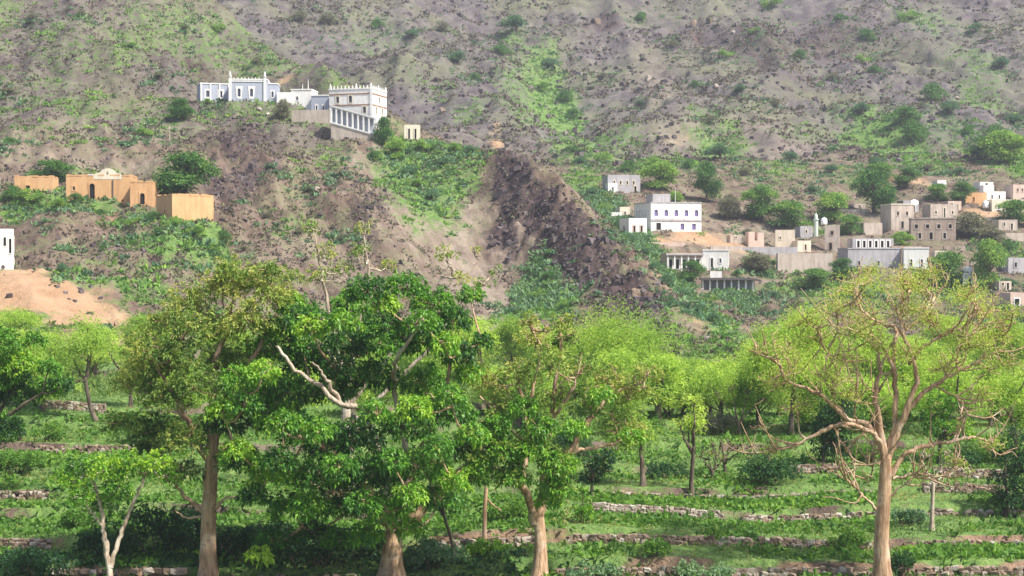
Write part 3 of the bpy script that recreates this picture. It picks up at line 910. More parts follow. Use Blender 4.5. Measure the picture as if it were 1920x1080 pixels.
mb = MB(); mb.box(-w / 2, w / 2, 1.0, 1.2, zb + 0.2, zb + hg - 0.25); mb.xform(sh).build('inner_wall', 'blue_grey_stone', r)  # blue-grey colour paints the shade behind the white arches
mb = MB(); mb.box(-w / 2, w / 2, 0.0, dep, -3.5, zb - 0.1)
mb.v = [(x, y, (z - rise * x) if z > -3 else z) for x, y, z in mb.v]
mb.build('retaining_base', 'beige_stone', r)
house('tiny_cream', 'stone_hut', 'tiny cream hut with two tall dark openings, right of the white fort', 'hut', 30, 'cream_plaster', front=[(0.3, 0.3, 0.5, 2.0, 'd'), (0.7, 0.3, 0.5, 2.0, 'd')])

# orange mud houses
house('orange_small', 'mud_house', 'small orange mud house standing alone at the left', 'house', 31, 'orange_mud', front=[(0.35, 0.0, 0.8, 1.2, 'd')])
r, w, h, dep = house('orange_main', 'mud_house', 'long orange mud house with a pale curved gable and a dark doorway', 'house', 47, 'orange_mud',
    front=[(0.40, 0.15, 0.95, 2.4, 'D'), (0.12, 1.4, 0.5, 0.7, 'w')], drop=3)
mb = MB()                                    # curved gable
prof = [(-2.0, 0.0), (-1.7, 0.32), (-1.15, 0.42), (-0.85, 0.8), (-0.3, 1.02), (0.3, 1.02), (0.85, 0.8), (1.15, 0.42), (1.7, 0.32), (2.0, 0.0)]
gx_ = w * 0.14
for k in range(len(prof) - 1):
    (xa, za), (xb, zb_) = prof[k], prof[k + 1]
    for y, flip in ((-0.03, False), (0.33, True)):
        q = [(gx_ + xa, y, h - 0.55), (gx_ + xb, y, h - 0.55), (gx_ + xb, y, h + zb_), (gx_ + xa, y, h + za)]
        mb.quad(*(q[::-1] if flip else q))
    mb.quad((gx_ + xa, -0.03, h + za), (gx_ + xb, -0.03, h + zb_), (gx_ + xb, 0.33, h + zb_), (gx_ + xa, 0.33, h + za))
mb.build('gable', 'cream_plaster', r)
part(r, 'niche', 'brown_band', (gx_ - 0.12, gx_ + 0.12, -0.06, -0.034, h + 0.15, h + 0.55))
part(r, 'drain_pipe', 'dark_slab', (w * 0.215, w * 0.215 + 0.12, -0.13, -0.01, 0.0, h - 0.6))
part(r, 'coping', 'white_plaster', (-w * 0.16, gx_ - 2.0, -0.05, 0.34, h + 0.004, h + 0.14))
house('orange_block', 'mud_house', 'square orange mud house with one arched doorway, right of the curved gable', 'house', 47, 'orange_mud', front=[(0.5, 0.35, 0.85, 1.7, 'D')], left=[(0.5, 1.0, 0.4, 0.7, 'w')])
house('orange_right', 'mud_house', 'low bright orange mud house at the right end of its row', 'house', 50, 'orange_mud', left=[(0.55, 0.6, 0.6, 1.2, 'd')], drop=5)
house('white_edge', 'white_house', 'white house with narrow dark windows cut by the left edge above orange soil', 'house', 76, 'white_plaster', front=[(0.6, 2.8, 0.42, 1.2, 'a'), (0.84, 1.9, 0.42, 1.9, 'w'), (0.25, 2.4, 0.5, 1.2, 'w')], right=[(0.22, 2.9, 0.75, 1.1, 'a'), (0.68, 2.0, 0.75, 1.7, 'w'), (0.5, 0.6, 0.6, 0.9, 'w')], frame='white_plaster', trim=None, pane='dark_opening', grow=0.04)

# worn mud parapets: uneven lumps along the top of the walls
for o in [q for q in scene.objects if q.name.startswith('mud_house')]:
    wl = [c for c in o.children if c.name.startswith('wall')][0]
    xs_ = [v.co.x for v in wl.data.vertices]; hh_ = max(v.co.z for v in wl.data.vertices); dp_ = max(v.co.y for v in wl.data.vertices)
    rg = random.Random(len(o.name) + int(hh_ * 100)); mb = MB()
    for y0 in (0.0, dp_ - 0.3):
        x = min(xs_)
        while x < max(xs_) - 0.3:
            w_ = min(rg.uniform(0.25, 0.8), max(xs_) - x); mb.box(x + 0.01, x + w_, y0 - rg.uniform(0.0, 0.05), y0 + 0.3 + rg.uniform(0.0, 0.04), hh_ - 0.1, hh_ + rg.uniform(0.02, 0.22)); x += w_ + 0.004
    y = 0.35
    while y < dp_ - 0.7:
        w_ = rg.uniform(0.25, 0.8)
        for x0, x1 in ((min(xs_) - 0.03, min(xs_) + 0.3), (max(xs_) - 0.3, max(xs_) + 0.03)):
            mb.box(x0, x1, y + 0.01, min(y + w_, dp_ - 0.34), hh_ - 0.1, hh_ + rg.uniform(0.02, 0.2))
        y += w_ + 0.004
    tag(mb.build('parapet', 'orange_mud', o), kind='stuff')

# village
r, w, h, dep = house('white_villa', 'white_villa', 'large white two-storey villa with five arched upper windows at the near end of the village', 'house', 53, 'white_plaster',
    front=[(0.10 + 0.2 * k, 2.9, 0.95, 1.45, 'a') for k in range(5)] + [(0.15, 0.25, 1.2, 1.5, 'd'), (0.62, 0.25, 1.0, 1.4, 'w'), (0.85, 0.25, 1.0, 1.4, 'w')],
    left=[(0.12 + 0.19 * k, 2.9, 0.6, 1.5, 'w') for k in range(5)] + [(0.3, 0.3, 0.7, 1.4, 'w'), (0.7, 0.3, 0.7, 1.4, 'w')], trim='grey_stone', frame='white_plaster', pane='violet_glass', grow=0.05)
part(r, 'storey_band', 'grey_stone', (-w / 2 - 0.08, w / 2 + 0.1, -0.16, -0.005, 2.05, 2.4))
part(r, 'roof_room', 'grey_stone', (-w * 0.35, w * 0.0, 3.0, 6.5, h - 0.3, h + 1.9))
part(r, 'plinth', 'pink_plaster', (-w / 2 - 0.5, w / 2 + 0.3, -0.5, dep, -4, -0.06))
mb = MB(); mb.lathe([(0.07, 0), (0.05, 2.6), (0.02, 3.4)], 0, 0, 6); mb.build('roof_mast', 'white_plaster', r, False, (w * 0.06, 2.0, h - 0.3))
house('villa_annex', 'villa_annex', 'low pinkish-white annex stepping down at the left foot of the white villa', 'house', 32, 'white_plaster', front=[(0.3, 0.5, 0.6, 1.4, 'w'), (0.7, 0.5, 0.6, 1.4, 'w')], left=[(0.5, 0.5, 0.8, 1.3, 'w')], frame='pink_plaster', pane='dark_opening')
house('villa_wall', 'boundary_wall', 'short white boundary wall left of the white villa', 'wall', 12, 'white_plaster', parapet=0.3)
house('villa_cream', 'cream_outhouse', 'small cream outhouse against the left side of the white villa', 'outhouse', 21, 'cream_plaster', front=[(0.5, 0.4, 0.5, 1.0, 'w')])
house('ruin_top', 'stone_house', 'dark grey stone house with a row of small black windows above the white villa', 'house', 34, 'grey_stone', front=[(0.2 + 0.2 * k, 1.7, 0.5, 1.0, 'w') for k in range(4)] + [(0.85, 0.2, 0.7, 1.4, 'd')], pane='dark_opening', frame='cream_plaster', grow=0.05)
house('ruin_cube', 'white_hut', 'little white cube hut beside the dark grey stone house', 'hut', 18, 'white_plaster', front=[(0.5, 0.3, 0.5, 0.9, 'w')])
r, w, h, dep = house('column_house', 'pillared_house', 'flat grey-roofed house with pale pillars below the white villa', 'house', 33, 'pink_plaster', front=[(0.12 + 0.19 * k, 0.3, 0.75, 1.9, 'w') for k in range(5)], roof='grey_stone', frame='white_plaster', pane='dark_opening', grow=0.12)
for k in range(6):
    x = -w / 2 + 0.15 + k * (w - 0.3) / 5
    part(r, 'pillar', 'white_plaster', (x - 0.13, x + 0.13, -0.7, -0.44, -2.0, h - 0.35))
part(r, 'porch_roof', 'grey_stone', (-w / 2 - 0.2, w / 2 + 0.2, -0.9, -0.01, h - 0.345, h - 0.1))
house('white_cube', 'white_house', 'white cube house with one tall dark doorway beside the grey-roofed pillared house', 'house', 36, 'white_plaster', front=[(0.35, 0.4, 0.6, 1.8, 'd'), (0.68, 1.2, 0.5, 0.9, 'w')], right=[(0.5, 1.0, 0.6, 1.2, 'w')], trim='white_plaster')
# portico
px, py, d, wpx, dep, yaw = SITES['portico']
r = tag(empty('portico', at(px, py, d), math.radians(yaw)), 'long open portico of white columns under a dark slab roof at the lower village edge', 'portico')
w = wpx * d / F; h = 22 * d / F
for k in range(8):
    x = -w / 2 + 0.2 + k * (w - 0.6) / 7
    part(r, 'column', 'white_plaster', (x - 0.14, x + 0.14, 0.0, 0.28, -2.0, h))
mb = MB()
for k in range(12):                          # slab roof with a curved right end
    a0 = k / 12; a1 = (k + 1) / 12
    x0 = -w / 2 - 0.3 + a0 * (w + 1.3); x1 = -w / 2 - 0.3 + a1 * (w + 1.3)
    s0 = -0.35 * max(0, a0 - 0.8) ** 2 * 25; s1 = -0.35 * max(0, a1 - 0.8) ** 2 * 25
    mb.quad((x0, -0.5, h + s0), (x0, dep, h + s0), (x1, dep, h + s1), (x1, -0.5, h + s1))
    mb.quad((x0, -0.5, h + 0.38 + s0), (x1, -0.5, h + 0.38 + s1), (x1, dep, h + 0.38 + s1), (x0, dep, h + 0.38 + s0))
    mb.quad((x0, -0.5, h + s0), (x1, -0.5, h + s1), (x1, -0.5, h + 0.38 + s1), (x0, -0.5, h + 0.38 + s0))
    mb.quad((x1, dep, h + s1), (x0, dep, h + s0), (x0, dep, h + 0.38 + s0), (x1, dep, h + 0.38 + s1))
mb.quad((x1, -0.5, h + s1), (x1, dep, h + s1), (x1, dep, h + 0.38 + s1), (x1, -0.5, h + 0.38 + s1))
mb.build('roof_slab', 'dark_slab', r)
part(r, 'back_wall', 'blue_grey_stone', (-w / 2, w / 2, 2.2, 2.5, -2.0, h - 0.01))
part(r, 'base', 'pink_plaster', (-w / 2 - 0.2, w / 2 + 0.4, -0.25, dep, -3.0, -0.15))
part(r, 'upper_wall', 'white_plaster', (-w * 0.34, -w * 0.12, 1.0, 2.4, h + 0.385, h + 1.5))

r, w, h, dep = house('pink_ruin', 'ruined_house', 'roofless pink ruin split into two stubs beside the grey ruin wall', 'house', 12, 'pink_plaster')
part(r, 'wall_stub', 'pink_plaster', (-w / 2, -w * 0.1, 0.05, 2.2, h + 0.002, h + 1.7))
part(r, 'wall_stub', 'pink_plaster', (w * 0.08, w / 2, 0.05, 2.2, h + 0.002, h + 1.55))
house('ruin_wall', 'stone_wall', 'long low grey stone wall in front of the pink ruin', 'wall', 15, 'grey_stone', parapet=0.25)
house('sunlit_block', 'cream_house', 'sunlit cream block house behind the long grey ruin wall', 'house', 33, 'cream_plaster', front=[(0.25, 1.6, 0.4, 0.6, 'w')], right=[(0.5, 1.0, 0.5, 0.8, 'w')])
house('low_block', 'cream_house', 'small low cream block left of the square stone tower', 'house', 21, 'cream_plaster', front=[(0.6, 0.3, 0.5, 1.2, 'd')])
house('stone_tower', 'stone_tower', 'square pinkish stone tower house with one dark window', 'tower', 48, 'beige_stone', front=[(0.5, 3.0, 0.7, 0.9, 'w'), (0.4, 0.2, 0.7, 1.4, 'd')], right=[(0.5, 2.6, 0.5, 0.8, 'w')], pane='dark_opening', frame='brown_stone')
house('retaining_wall', 'retaining_wall', 'broad beige retaining wall below the square stone tower', 'wall', 36, 'beige_stone', drop=5)
house('grey_long', 'grey_house', 'long plain grey house with a flat roof left of the white-fronted house', 'house', 35, 'grey_stone', front=[(0.2, 0.4, 0.5, 0.9, 'w'), (0.55, 0.4, 0.5, 0.9, 'w')], pane='dark_opening', trim='grey_stone')
house('white_front', 'white_house', 'bright white-fronted block with a roof step at the right end of the long grey house', 'house', 40, 'white_plaster', front=[(0.3, 0.5, 0.5, 1.5, 'w'), (0.72, 0.5, 0.5, 1.5, 'w')], trim='white_plaster')
r, w, h, dep = house('column_storey', 'pillared_house', 'white pillared upper storey showing behind the long grey house', 'house', 20, 'grey_stone', front=[(0.14 + 0.145 * k, 0.2, 0.7, 1.5, 'w') for k in range(6)], frame='white_plaster', pane='dark_opening', grow=0.14)
house('beige_house', 'beige_house', 'two-tone beige stone house below the white dish', 'house', 47, 'beige_stone', front=[(0.3, 2.8, 0.6, 1.0, 'w'), (0.7, 2.8, 0.6, 1.0, 'w'), (0.5, 0.3, 0.7, 1.5, 'd')], pane='dark_opening', trim='cream_plaster')
house('slit_house', 'beige_house', 'beige house with one tall black slit window uphill of the brown stone house', 'house', 28, 'beige_stone', front=[(0.52, 0.2, 0.45, 2.2, 'd'), (0.2, 1.0, 0.5, 0.8, 'w'), (0.82, 1.0, 0.5, 0.8, 'w')], pane='dark_opening', frame='cream_plaster')
house('brown_house', 'brown_house', 'wide brown stone house with rows of dark windows amid the village', 'house', 41, 'brown_stone', front=[(0.12 + 0.25 * k, 2.3, 0.8, 1.0, 'w') for k in range(4)] + [(0.2, 0.3, 0.7, 1.3, 'w'), (0.45, 0.2, 0.8, 1.5, 'd'), (0.75, 0.3, 0.7, 1.3, 'w')], pane='dark_opening', frame='beige_stone', trim='beige_stone')
house('salmon_house', 'salmon_house', 'low salmon-orange house at the top right of the village', 'house', 20, 'orange_mud', front=[(0.4, 0.3, 0.5, 1.1, 'd')])
r, w, h, dep = house('white_twin', 'white_house', 'white house with a smaller raised roof block, right of the salmon house', 'house', 18, 'white_plaster', front=[(0.35, 0.4, 0.5, 1.0, 'w'), (0.7, 0.4, 0.5, 1.0, 'w')])
part(r, 'roof_block', 'white_plaster', (-w * 0.48, w * 0.02, 1.0, 3.6, h - 0.3, h + 1.4))
house('cream_long', 'cream_house', 'long cream house below the white pair at the right edge', 'house', 23, 'cream_plaster', front=[(0.2, 0.5, 0.6, 1.0, 'w'), (0.5, 0.5, 0.6, 1.0, 'w'), (0.8, 0.5, 0.6, 1.0, 'w')], pane='dark_opening', frame='white_plaster')
house('pink_edge', 'pink_house', 'pink house with two small windows at the right edge, highest in the village', 'house', 24, 'pink_plaster', front=[(0.35, 1.2, 0.45, 0.8, 'w'), (0.7, 1.2, 0.45, 0.8, 'w')], pane='dark_opening')
# domed tomb
px, py, d, wpx, dep, yaw = SITES['tomb']
r = tag(empty('domed_tomb', at(px, py, d)), 'small white domed tomb with a dark doorway among trees on the right', 'tomb')
w = wpx * d / F; h = 25 * d / F
mb = MB(); place = lambda a, y, z: (a, y, z)
panel(mb, -w / 2, w / 2, -2, h, 0.3, [(-0.3, 0.3, 0.1, 1.7)], place)
mb.box(-w / 2, -w / 2 + 0.3, 0.302, dep, -2, h); mb.box(w / 2 - 0.3, w / 2, 0.302, dep, -2, h); mb.box(-w / 2 + 0.302, w / 2 - 0.302, dep - 0.3, dep, -2, h)
mb.build('wall', 'white_plaster', r)
opening(r, (-0.3, 0.3, 0.1, 1.7), place, 'door', 'white_plaster', 'dark_opening', 0.08, True)
mb = MB(); rr_ = w * 0.52
mb.lathe([(rr_ * math.cos(a), h + rr_ * 1.0 * math.sin(a)) for a in np.linspace(0, 1.5, 9)], 0, dep / 2, 14); mb.build('dome', 'white_plaster', r, True)
house('grey_edge', 'grey_house', 'grey stone house half hidden at the right edge, lower village', 'house', 29, 'grey_stone', front=[(0.4, 1.0, 0.6, 1.0, 'w')], pane='dark_opening')
house('corner_house', 'pink_house', 'pinkish house with a black square window at the lower right of the village', 'house', 27, 'pink_plaster', front=[(0.35, 0.3, 1.0, 1.2, 'w')], pane='dark_opening', frame='white_plaster')
house('edge_wall', 'stone_wall', 'low beige stone wall at the right edge below the round tree', 'wall', 15, 'beige_stone', parapet=0.2)
house('plain_block', 'beige_house', 'plain windowless beige block just right of the bushy village trees', 'house', 22, 'beige_stone')
house('white_ruins', 'white_hut', 'tiny white hut alone near the top of the village', 'hut', 13, 'white_plaster', front=[(0.5, 0.1, 0.5, 0.8, 'd')])

# water tanks, dish, green stack
def tank(px, py, d, s, name, label):
    p = at(px, py, d)
    r = tag(empty(name, p), label, 'water tank', 'white roof tanks')
    mb = MB(); mb.lathe([(0.01, 0.3), (0.62 * s, 0.3), (0.66 * s, 0.5), (0.66 * s, 1.35 * s), (0.5 * s, 1.6 * s), (0.22 * s, 1.72 * s), (0.01, 1.74 * s)], 0, 0, 14); mb.build('tank_body', 'tank_white', r, True)
    for k in range(4):
        a = math.pi / 4 + k * math.pi / 2
        x, y = 0.45 * s * math.cos(a), 0.45 * s * math.sin(a)
        part(r, 'leg', 'metal_grey', (x - 0.05, x + 0.05, y - 0.05, y + 0.05, -0.6, 0.3))
    mb = MB(); mb.lathe([(0.2 * s, 1.7 * s), (0.2 * s, 1.82 * s), (0.01, 1.84 * s)], 0, 0, 10); mb.build('lid', 'tank_white', r)
tank(1545, 424, 318, 0.95, 'water_tank', 'white water tank on the roof of the square stone tower')
tank(1848, 393, 347, 1.1, 'water_tank', 'round white water tank in front of the long cream house')
def dish(px, py, d, s, label):
    r = tag(empty('satellite_dish', at(px, py, d)), label, 'satellite dish')
    mb = MB(); prof = [(0.01, 0.0), (0.4 * s, 0.06 * s), (0.75 * s, 0.2 * s), (1.0 * s, 0.4 * s), (0.98 * s, 0.44 * s), (0.72 * s, 0.24 * s), (0.38 * s, 0.1 * s), (0.01, 0.04)]
    mb.lathe(prof, 0, 0, 18)
    a = math.radians(52); mb.xform(lambda p: (p[0], p[1] * math.cos(a) - p[2] * math.sin(a) + 0.2, p[1] * math.sin(a) + p[2] * math.cos(a) + 1.0 * s))
    mb.build('reflector', 'tank_white', r, True)
    part(r, 'mast', 'metal_grey', (-0.05, 0.05, 0.25, 0.35, -0.7, 1.0 * s))
    mb = MB(); mb.box(-0.06, 0.06, -0.9 * s, -0.75 * s, 1.2 * s, 1.35 * s); mb.build('feed_horn', 'metal_grey', r)
    mb = MB(); mb.quad((-0.03, -0.8 * s, 1.2 * s), (0.03, -0.8 * s, 1.2 * s), (0.03, 0.15, 0.7 * s), (-0.03, 0.15, 0.7 * s)); mb.quad((-0.03, -0.8 * s, 1.17 * s), (-0.03, 0.15, 0.67 * s), (0.03, 0.15, 0.67 * s), (0.03, -0.8 * s, 1.17 * s)); mb.build('feed_arm', 'metal_grey', r)
dish(1715, 388, 331, 0.75, 'white satellite dish standing above the two-tone beige stone house')
p = at(1530, 424, 322)
r = tag(empty('green_minaret', p), 'thin pale green minaret just left of the square stone tower', 'minaret')
mb = MB(); mb.lathe([(0.42, -2.0), (0.42, 1.2), (0.6, 1.25), (0.6, 1.4), (0.36, 1.42), (0.34, 1.9)], 0, 0, 10); mb.build('shaft', 'green_paint' if 'green_paint' in MATS else plaster('green_paint', (0.62, 0.72, 0.60), (0.4, 0.45, 0.38), 0.3).name, r)
mb = MB(); mb.lathe([(0.36, 1.9), (0.3, 2.15), (0.12, 2.4), (0.02, 2.7)], 0, 0, 10); mb.build('cap', 'green_paint', r, True)
# pole on the left slope
p = hit(318, 268)
r = tag(empty('utility_pole', p), 'thin pale pole on the slope above the orange mud houses', 'pole')
mb = MB(); mb.lathe([(0.11, -0.5), (0.1, 1.5), (0.07, 2.8), (0.01, 2.82)], 0, 0, 7); mb.build('shaft', 'bark_pale', r, True)
part(r, 'crossarm', 'bark_pale', (-0.4, 0.4, -0.13, -0.09, 2.4, 2.5))

# more of the village: small houses and field walls packed among the trees
house('retain_low', 'retaining_wall', 'beige stone retaining wall under the low white hilltop house', 'wall', 26, 'beige_stone', drop=5, parapet=0.2)
house('link_wall', 'court_wall', 'short white court wall linking the blue-grey annex and the low white house', 'wall', 24, 'white_plaster', parapet=0.2)
for key, label, mat, hp in (
    ('wall_a', 'low beige field wall left of the pink ruin', 'beige_stone', 9), ('wall_b', 'low pinkish field wall below the white villa', 'pink_plaster', 8), ('wall_c', 'low brown field wall above the white-fronted block', 'brown_stone', 9),
    ('wall_d', 'low beige field wall above the tall bright tree near the tomb', 'beige_stone', 9), ('wall_e', 'low beige field wall uphill of the stone tower', 'beige_stone', 8), ('wall_f', 'low brown field wall right of the portico', 'brown_stone', 8),
    ('wall_g', 'short brown field wall right of the white-fronted block', 'brown_stone', 9), ('wall_h', 'low beige field wall below the long cream house', 'beige_stone', 8)):
    house(key, 'field_wall', label, 'wall', hp, mat, parapet=0.15, group='village field walls')
W1 = [(0.5, 0.9, 0.5, 0.8, 'w')]; W2 = [(0.3, 0.8, 0.5, 0.9, 'w'), (0.7, 0.1, 0.6, 1.4, 'd')]
for key, label, mat, hp, ops in (
    ('home_a', 'small grey stone house uphill of the two-tone beige house', 'grey_stone', 22, W2), ('home_b', 'small cream house right of the brown stone house', 'cream_plaster', 22, W2), ('home_c', 'small beige house under the long cream house at the right edge', 'beige_stone', 20, W2),
    ('home_d', 'little grey house behind the low cream block', 'grey_stone', 22, W1), ('home_e', 'tiny beige hut right of the white villa', 'beige_stone', 15, W1), ('home_f', 'white hut uphill of the white house with the raised roof block', 'white_plaster', 15, W1),
    ('home_g', 'small cream hut right of the bright white-fronted block', 'cream_plaster', 18, W2), ('home_h', 'little beige hut above the largest dark village tree', 'beige_stone', 16, W1), ('home_i', 'small beige hut left of the pinkish corner house', 'beige_stone', 18, W2),
    ('home_j', 'small pink house between the slit-window house and the salmon house', 'pink_plaster', 18, W2), ('home_k', 'small white house right of the long cream house', 'white_plaster', 18, W1)):
    house(key, 'village_house', label, 'house', hp, mat, front=ops, pane='dark_opening', frame='cream_plaster', grow=0.05, group='small village houses')

# ------------------------------------------------------------------ trees
def lobe_points(rng, c, r, n, squash=0.78, shell=(0.55, 1.05), low=-0.55):
    d = unit(rng.standard_normal((n * 2, 3)))
    d = d[d[:, 2] > low][:n]
    rad = r * rng.uniform(shell[0], shell[1], len(d))
    p = d * rad[:, None]
    p[:, 2] *= squash
    return c + p, d

def foliage(rng, lobes, style):
    """lobes: list of (centre xyz, radius m); returns leaf arrays"""
    G = Geo()
    for c, r, bias in lobes:
        if style['rosette']:
            n = int(style['per'] * r * r)
            C, D = lobe_points(rng, c, r, n, shell=style.get('shell', (0.5, 1.05)))
            k = style['rosette']
            lean = unit(D + np.array([0, 0, 0.5]))
            dirs = unit(np.repeat(lean, k, 0) * 0.45 + unit(rng.standard_normal((len(C) * k, 3))) * 1.0)
            base = np.repeat(C, k, 0) + dirs * 0.03
            clump = np.repeat(rng.uniform(0, 1, len(C)), k)
            tint = bias + style['tint'] * (clump - 0.5) + 0.22 * (rng.uniform(0, 1, len(base)) - 0.5)
        else:
            n = int(style['per'] * r * r)
            base, D = lobe_points(rng, c, r, n, shell=style.get('shell', (0.2, 1.08)))
            dirs = unit(D * 0.5 + unit(rng.standard_normal((len(base), 3))))
            clump = perlin(base[:, 0] * 1.7 + 9, base[:, 2] * 1.7 + base[:, 1], 7)
            tint = bias + style['tint'] * clump * 0.7 + 0.25 * (rng.uniform(0, 1, len(base)) - 0.5)
        L = style['len'] * rng.uniform(0.7, 1.25, len(base)); Wd = style['wid'] * rng.uniform(0.75, 1.2, len(base))
        G.add(*leaves(base, dirs, L, Wd, tint, rng, style.get('droop', 0.25), 0.25, style.get('flat', 0.0)))
    return G

STY = {
    'broad':   dict(rosette=8, per=140, len=0.23, wid=0.095, tint=0.45, droop=0.35, flat=0.55),
    'olive':   dict(rosette=8, per=42, len=0.22, wid=0.085, tint=0.6, droop=0.25, shell=(0.3, 1.1), flat=0.4),
    'fine':    dict(rosette=0, per=560, len=0.15, wid=0.05, tint=0.45, droop=0.1, shell=(0.15, 1.15)),
    'feather': dict(rosette=0, per=420, len=0.25, wid=0.07, tint=0.5, droop=0.15, shell=(0.1, 1.1)),
    'bush':    dict(rosette=7, per=50, len=0.20, wid=0.09, tint=0.6, droop=0.2, shell=(0.35, 1.05), flat=0.45),
}

def tree(name, label, d, trunk, r_trunk, limbs, lobes, style, leafmat, barkmat, seed, depth=1.0, bias=0.5, cat='tree', group=None, per=1.0, twigs=4, bare_tips=0, lobe_scale=1.0, fan=0):
    """trunk, limbs: photograph polylines [(px, py[, depth offset m])], lobes: (px, py, r px[, depth offset m[, tint]])"""
    rng = np.random.default_rng(seed)
    s = d / F
    def P(q, dy=None):
        off = q[2] if len(q) > 2 else (dy or 0.0)
        p = at(q[0], q[1], d)
        return np.array([p[0], d + off, p[2]])
    tp = [P(q) for q in trunk]
    base = tp[0].copy(); base[2] = gz(base[0], base[1])
    tp[0] = base - np.array([0, 0, 0.4])
    root = tag(empty(name, base), label, cat, group)
    O = base
    tl = smooth_line(tp, max(10, 4 * len(tp)))
    k = np.linspace(0, 1, len(tl))
    hgt = (tl[:, 2] - base[2])
    rad = r_trunk * (1 - 0.3 * k) * (1 + 0.55 * np.exp(-np.clip(hgt, 0, None) / (1.6 * r_trunk)))
    V, Q = tube(tl, rad, 14, 0.07, rng)
    obj('trunk', np_mesh('trunk', V - O, Q, barkmat, None, True), root)
    nodes = [tl[len(tl) // 2:]]; free = []
    for i, (pl, r0, r1) in enumerate(limbs):
        off = rng.uniform(-1, 1) * 1.6 * depth
        n = len(pl)
        pp = [P(q, off * (j / (n - 1)) ** 0.8) for j, q in enumerate(pl)]
        ln = smooth_line(pp, 5 * n)
        ln[1:-1] += rng.standard_normal((len(ln) - 2, 3)) * 0.035
        rr = np.linspace(r0, r1, len(ln)) * (1 + 0.13 * np.convolve(rng.standard_normal(len(ln) + 2), [0.3, 0.5, 0.3], 'valid'))
        V, Q = tube(ln, rr, 9, 0.06, rng)
        obj('limb', np_mesh('limb', V - O, Q, 'bark_pale' if any(len(q) > 2 for q in pl) else barkmat, None, True), root)
        (free if any(len(q) > 2 for q in pl) else nodes).append(ln[2:])
    FAN = Geo()
    for ln in (list(nodes[1:]) if fan else []):
        for _ in range(fan):
            i0 = int(rng.integers(len(ln) // 3, len(ln)))
            a = ln[i0]; tdir = unit(ln[min(i0 + 1, len(ln) - 1)] - ln[i0 - 1])
            L = rng.uniform(0.9, 2.1); dv = unit(tdir * 0.7 + rng.standard_normal(3) * 0.55 + np.array([0, 0, 0.45]))
            pp = [a, a + dv * L * 0.5 + rng.standard_normal(3) * 0.1, a + dv * L + np.array([0, 0, 0.3 * L])]
            V, Q = tube(smooth_line(pp, 6), np.linspace(0.055, 0.016, 6), 5); FAN.add(V - O, Q)
            for _k in range(2):
                q = smooth_line(pp, 6)[int(rng.integers(2, 6))]; e = q + unit(rng.standard_normal(3) + np.array([0, 0, 0.8])) * rng.uniform(0.4, 1.0)
                V, Q = tube(smooth_line([q, (q + e) / 2 + rng.standard_normal(3) * 0.08, e], 4), np.linspace(0.028, 0.012, 4), 4); FAN.add(V - O, Q)
    if fan: tag(obj('side_branches', FAN.mesh('side_branches', barkmat, True), root), kind='stuff')
    nodes = np.concatenate(nodes)
    # lobes of the crown, a depth for each, a branch from the nearest limb to each, twigs inside
    cx = np.mean([l[0] for l in lobes]); wid = max(40, (max(l[0] for l in lobes) - min(l[0] for l in lobes)) / 2)
    LB = []; BR = Geo()
    for l in lobes:
        e = max(0.15, 1 - ((l[0] - cx) / wid) ** 2) ** 0.5
        dy = l[3] if len(l) > 3 and l[3] is not None else rng.uniform(-1, 1) * wid * s * 0.62 * e * depth
        p = P((l[0], l[1]), dy)
        r = l[2] * s * lobe_scale
        LB.append((p, r, (l[4] if len(l) > 4 else bias) + rng.uniform(-0.27, 0.27)))
    LB.sort(key=lambda q: np.min(np.linalg.norm(nodes - q[0], axis=1)))
    for p, r, b in LB:
        dist = np.linalg.norm(nodes - p, axis=1) + 0.6 * np.clip(nodes[:, 2] - p[2], 0, None)
        a = nodes[int(np.argmin(dist))]
        mid = (a + p) / 2 + np.array([0, 0, -0.12 * np.linalg.norm(p - a)]) + rng.standard_normal(3) * 0.1
        ln = smooth_line([a, mid, p], 7)
        rb = min(0.08, 0.03 + 0.015 * np.linalg.norm(p - a)); nodes = np.vstack([nodes, ln[3:]])
        V, Q = tube(ln, np.linspace(rb, 0.03, 7), 6); BR.add(V - O, Q)
        E, D = lobe_points(rng, p, r, twigs, low=-0.2)
        for e in E:
            mid = (p + e) / 2 + rng.standard_normal(3) * 0.12
            V, Q = tube(smooth_line([p, mid, e], 5), np.linspace(0.032, 0.012, 5), 4); BR.add(V - O, Q)
        for _ in range(bare_tips):
            q = ln[rng.integers(2, 7)]
            e = q + unit(rng.standard_normal(3) + np.array([0, 0, 0.7])) * r * rng.uniform(0.6, 1.15)
            mid = (q + e) / 2 + rng.standard_normal(3) * 0.16
            V, Q = tube(smooth_line([q, mid, e], 5), np.linspace(0.035, 0.014, 5), 4); BR.add(V - O, Q)
    tag(obj('branches', BR.mesh('branches', barkmat, True), root), kind='stuff')
    st = dict(STY[style]); st['per'] *= per
    G = foliage(rng, [(p - O, r, b) for p, r, b in LB], st)
    obj('crown', G.mesh('crown', leafmat), root)
    return root

def more_crown(root, d, lobes, style, leafmat, seed, bias=0.5, per=1.0):
    rng = np.random.default_rng(seed); O = np.array(root.location)
    LB = []
    for l in lobes:
        p = at(l[0], l[1], d); p[1] += l[3] if len(l) > 3 else rng.uniform(-2, 1)
        LB.append((p - O, l[2] * d / F, bias + rng.uniform(-0.1, 0.1)))
    st = dict(STY[style]); st['per'] *= per
    obj('leaf_clump', foliage(rng, LB, st).mesh('leaf_clump', leafmat), root)

